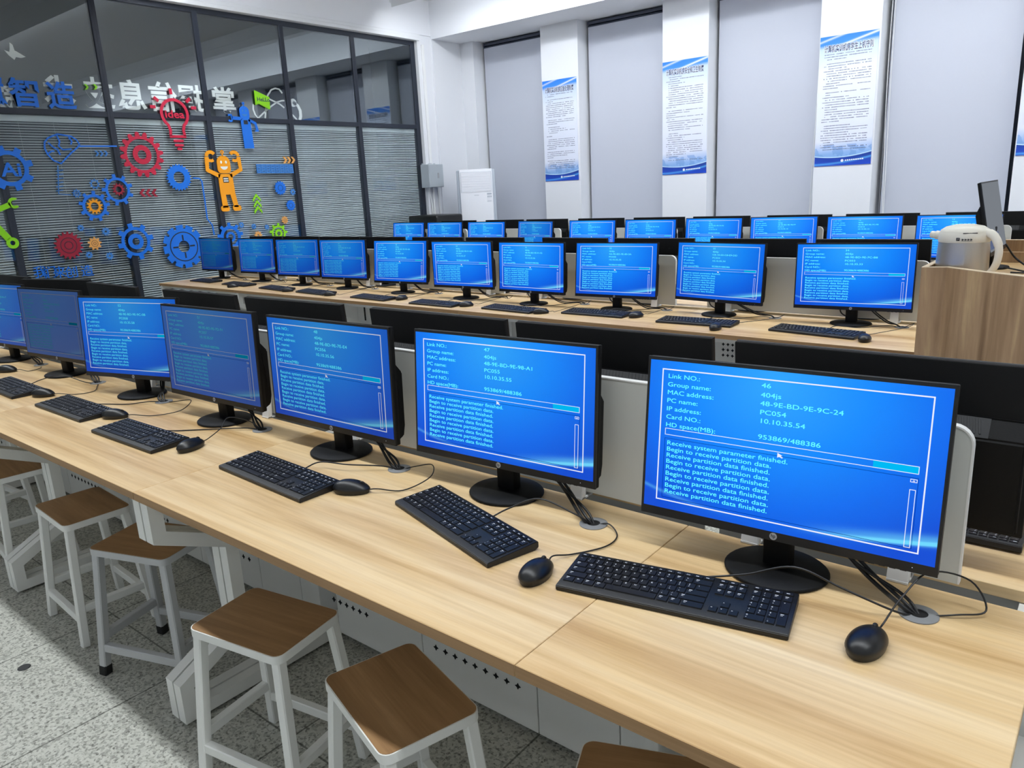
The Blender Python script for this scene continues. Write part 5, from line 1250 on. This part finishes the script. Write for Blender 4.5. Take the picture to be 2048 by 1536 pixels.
# ---------------------------------------------------------------- stools
def stool(x, y, rz, label, rubber=False, leg='steel'):
    t = thing('stool', label, 'stool', (x, y, 0), math.radians(rz), 'white framed stools under the near desk')
    hx, hy, zt = 0.166, 0.119, 0.474
    b = B(); b.prism(rounded(2 * hx - 0.006, 2 * hy - 0.006, 0.022), zt - 0.006, zt, 'z'); b.obj('seat', 'walnut', t)
    b = B(); b.prism(rounded(2 * hx, 2 * hy, 0.025), zt - 0.024, zt - 0.0012, 'z', [rounded(2 * hx - 0.006, 2 * hy - 0.006, 0.022)]); b.box(-hx + 0.02, hx - 0.02, -hy + 0.02, hy - 0.02, zt - 0.02, zt - 0.008); b.obj('seat_frame', leg, t)
    F = {}
    for sx in (-1, 1):
        for sy in (-1, 1):
            a = (sx * (hx - 0.022), sy * (hy - 0.022), zt - 0.022); f = (sx * (hx + 0.012), sy * (hy + 0.012), 0.0)
            F[sx, sy] = (Vector(a), Vector(f))
            b = B(); b.bar(a, f if not rubber else tuple(Vector(a).lerp(Vector(f), 0.985)), 0.029, 0.029, up=(0, 1, 0)); lg = b.obj('leg', leg, t)
            if rubber:
                b = B(); b.bar(tuple(Vector(a).lerp(Vector(f), 0.915)), f, 0.0325, 0.0325, up=(0, 1, 0)); b.obj('rubber_foot', 'rubber', lg)
    def at(k, z): a, f = F[k]; return tuple(a.lerp(f, (a.z - z) / (a.z - f.z)))
    for p, q, z in (((-1, -1), (1, -1), 0.105), ((-1, 1), (1, 1), 0.105), ((-1, -1), (-1, 1), 0.145), ((1, -1), (1, 1), 0.145)):
        b = B(); b.bar(at(p, z), at(q, z), 0.024, 0.03, up=(0, 0, 1)); b.obj('stretcher', leg, t)
    return t
stool(-0.06, -0.275, 22, 'brown topped stool mostly under the desk at the bottom edge of the photo')
stool(-0.68, -0.350, -16.5, 'brown topped white stool, nearest fully seen seat at the bottom centre')
stool(-1.21, -0.349, 10.5, 'brown topped white stool with its whole front in view, left of the nearest stool')
stool(-1.985, -0.280, 19, 'brown topped stool with grey legs and black rubber feet', True, 'gsteel')
stool(-2.52, -0.292, -3, 'brown topped white stool just left of the stool with black rubber feet')
stool(-3.30, -0.262, -6, 'brown topped white stool cut by the left edge of the photo')
stool(-4.05, -0.20, 4, 'white stool mostly hidden under the near desk, farthest left')

# ---------------------------------------------------------------- lectern with kettle and screen
ZL = DH + 0.450
lc = thing('lectern', 'tall wooden lectern with pale edges behind the near island', 'lectern', (0.5, 1.75, 0))
plan = [(-0.081, 1.671), (-0.006, 1.689), (0.109, 1.585), (0.24, 1.487), (0.62, 1.215), (1.35, 1.215), (1.35, 2.29), (-0.081, 2.29)]
inn = [(-0.063, 1.690), (0.0, 1.709), (0.12, 1.602), (0.25, 1.505), (0.63, 1.235), (1.33, 1.235), (1.33, 2.27), (-0.063, 2.27)]
sh_ = lambda q: [(x - 0.5, y - 1.75) for x, y in q]
b = B(); b.prism(sh_(plan), 0.0, ZL - 0.002, 'z', [sh_(inn)]); b.obj('body', 'lect', lc, ang=20)
b = B(); b.prism(sh_(plan), ZL - 0.002, ZL, 'z', [sh_(inn)]); b.obj('edge_trim', 'lect_edge', lc, sm=False)
b = B(); b.prism(sh_(inn), ZL - 0.06, ZL - 0.042, 'z'); b.obj('desk_surface', 'oak', lc, sm=False)
b = B(); b.box(0.085 - 0.5, 1.35 - 0.5, 2.272 - 1.75, 2.29 - 1.75, ZL, ZL + 0.045); b.obj('back_rail', 'lect', lc, sm=False)
b = B(); b.box(0.085 - 0.5, 1.35 - 0.5, 2.2715 - 1.75, 2.2905 - 1.75, ZL + 0.045, ZL + 0.0465); b.obj('rail_trim', 'lect_edge', lc, sm=False)
ZS = ZL - 0.042
ls = monitor(0.082, 2.065, 90, 15, 'grey lit monitor on the lectern seen from its side', None, None, (0.6, 0.6, 0.6), None, 1.0, 0.76, ZS, False)
ls.scale = (0.68, 0.6, 0.77)
for o in list(ls.children):
    if o.name.startswith('screen'):
        me = MP['screen'].copy(); me.materials.clear(); me.materials.append(M['s_grey']); o.data = me; o.color = (1, 1, 1, 1)
        b = B(); b.box(-SW * 0.46, SW * 0.1, -0.0006, -0.0001, V(0.03), V(0.25)); w_ = b.obj('screen_window', glow('display_bluish_panel', (104, 116, 150), 0.75), o, sm=False)
b = B()
b.tube([(0.12, 2.05, ZS + 0.09), (0.16, 2.08, ZS + 0.03), (0.24, 2.0, ZS + 0.006), (0.40, 1.98, ZS + 0.03), (0.6, 2.05, ZS + 0.006)], 0.0035, 7)
b.tube([(0.13, 2.0, ZS + 0.01), (0.24, 1.9, ZS + 0.006), (0.3, 2.0, ZS + 0.025), (0.5, 1.95, ZS + 0.05), (0.9, 1.9, ZS + 0.004)], 0.003, 7)
b.tube([(0.16, 1.9, ZS + 0.004), (0.3, 1.9, ZS + 0.004), (0.45, 1.8, ZS + 0.004), (0.8, 1.75, ZS + 0.004)], 0.003, 7)
tag(b.obj('cable_bundle', 'cable'), 'tangled black cables on the lectern top', 'cable')

kt = thing('electric_kettle', 'brushed steel electric kettle with cream lid and handle on the lectern', 'kettle', (0.022, 1.80, ZS), math.radians(-20))
kt.scale = (1.06, 1.06, 1.04)
b = B(); b.lathe([(0, 0.004), (0.079, 0.004), (0.0795, 0.012), (0.0765, 0.085), (0.0745, 0.118)], 48); b.obj('body', 'brushed', kt, ang=60)
b = B(); b.lathe([(0.0745, 0.116), (0.0765, 0.118), (0.0755, 0.143), (0.072, 0.150), (0.06, 0.150)], 48)
b.tube([(-0.066, 0, 0.132), (-0.088, 0, 0.135), (-0.112, 0, 0.137)], [0.018, 0.015, 0.012], 16); b.obj('collar', 'cream', kt, ang=50)
b = B(); b.lathe([(0.073, 0.149), (0.071, 0.156), (0.055, 0.167), (0.03, 0.173), (0, 0.175)], 48); lid = b.obj('lid', 'cream', kt, ang=60)
b = B(); b.box(-0.021, 0.021, -0.0735, -0.068, 0.1465, 0.1495, bev=0.001); b.obj('lid_catch', 'vent', lid, rot=(0, 0, 0.72))
b = B(); b.tube([(0.050, 0, 0.150), (0.078, 0, 0.146), (0.100, 0, 0.128), (0.113, 0, 0.092), (0.110, 0, 0.05), (0.094, 0, 0.018), (0.074, 0, 0.008)], [0.013, 0.0145, 0.0135, 0.012, 0.0115, 0.011, 0.010], 14, flat=0.8); b.obj('handle', 'cream', kt, ang=60)
b = B(); b.lathe([(0, 0.001), (0.004, 0), (0.004, -0.001)], 10); b.obj('screw', 'vent', kt, (0.088, -0.0105, 0.139), (PI / 2, 0, 0))
b = B()
def on_collar(a0, z0, w, h, r=0.0772):
    n = 3; a0 += 0.50
    for q in range(n):
        aa, ab = a0 + w / r * q / n, a0 + w / r * (q + 1) / n
        v = [b.bm.verts.new((r * math.sin(a), -r * math.cos(a), z)) for a, z in ((aa, z0), (ab, z0), (ab, z0 + h), (aa, z0 + h))]; b.bm.faces.new(v)
on_collar(-0.30, 0.124, 0.0025, 0.009); on_collar(-0.20, 0.124, 0.0025, 0.009); on_collar(-0.30, 0.131, 0.010, 0.0028); on_collar(-0.255, 0.124, 0.004, 0.005)
for q in range(4):
    a = -0.10 + q * 0.105
    on_collar(a, 0.125, 0.006, 0.0014); on_collar(a, 0.1285, 0.006, 0.0014); on_collar(a + 0.02, 0.124, 0.0014, 0.007); on_collar(a + 0.055, 0.126, 0.0014, 0.004)
on_collar(-0.10, 0.1225, 0.031, 0.0006)
b.obj('maker_mark', 'vent', kt, sm=False)
b = B(); b.lathe([(0, 0.0025), (0.019, 0.0025), (0.021, 0.001), (0.021, 0.0002), (0, 0.0002)], 24); tag(b.obj('floor_cap', 'vent', None, (-2.379 - 0.02, -0.622, 0)), 'small round dark cap set in the bright floor by the stools', 'floor cap')
bpy.data.scenes.remove(_tmp_scene)
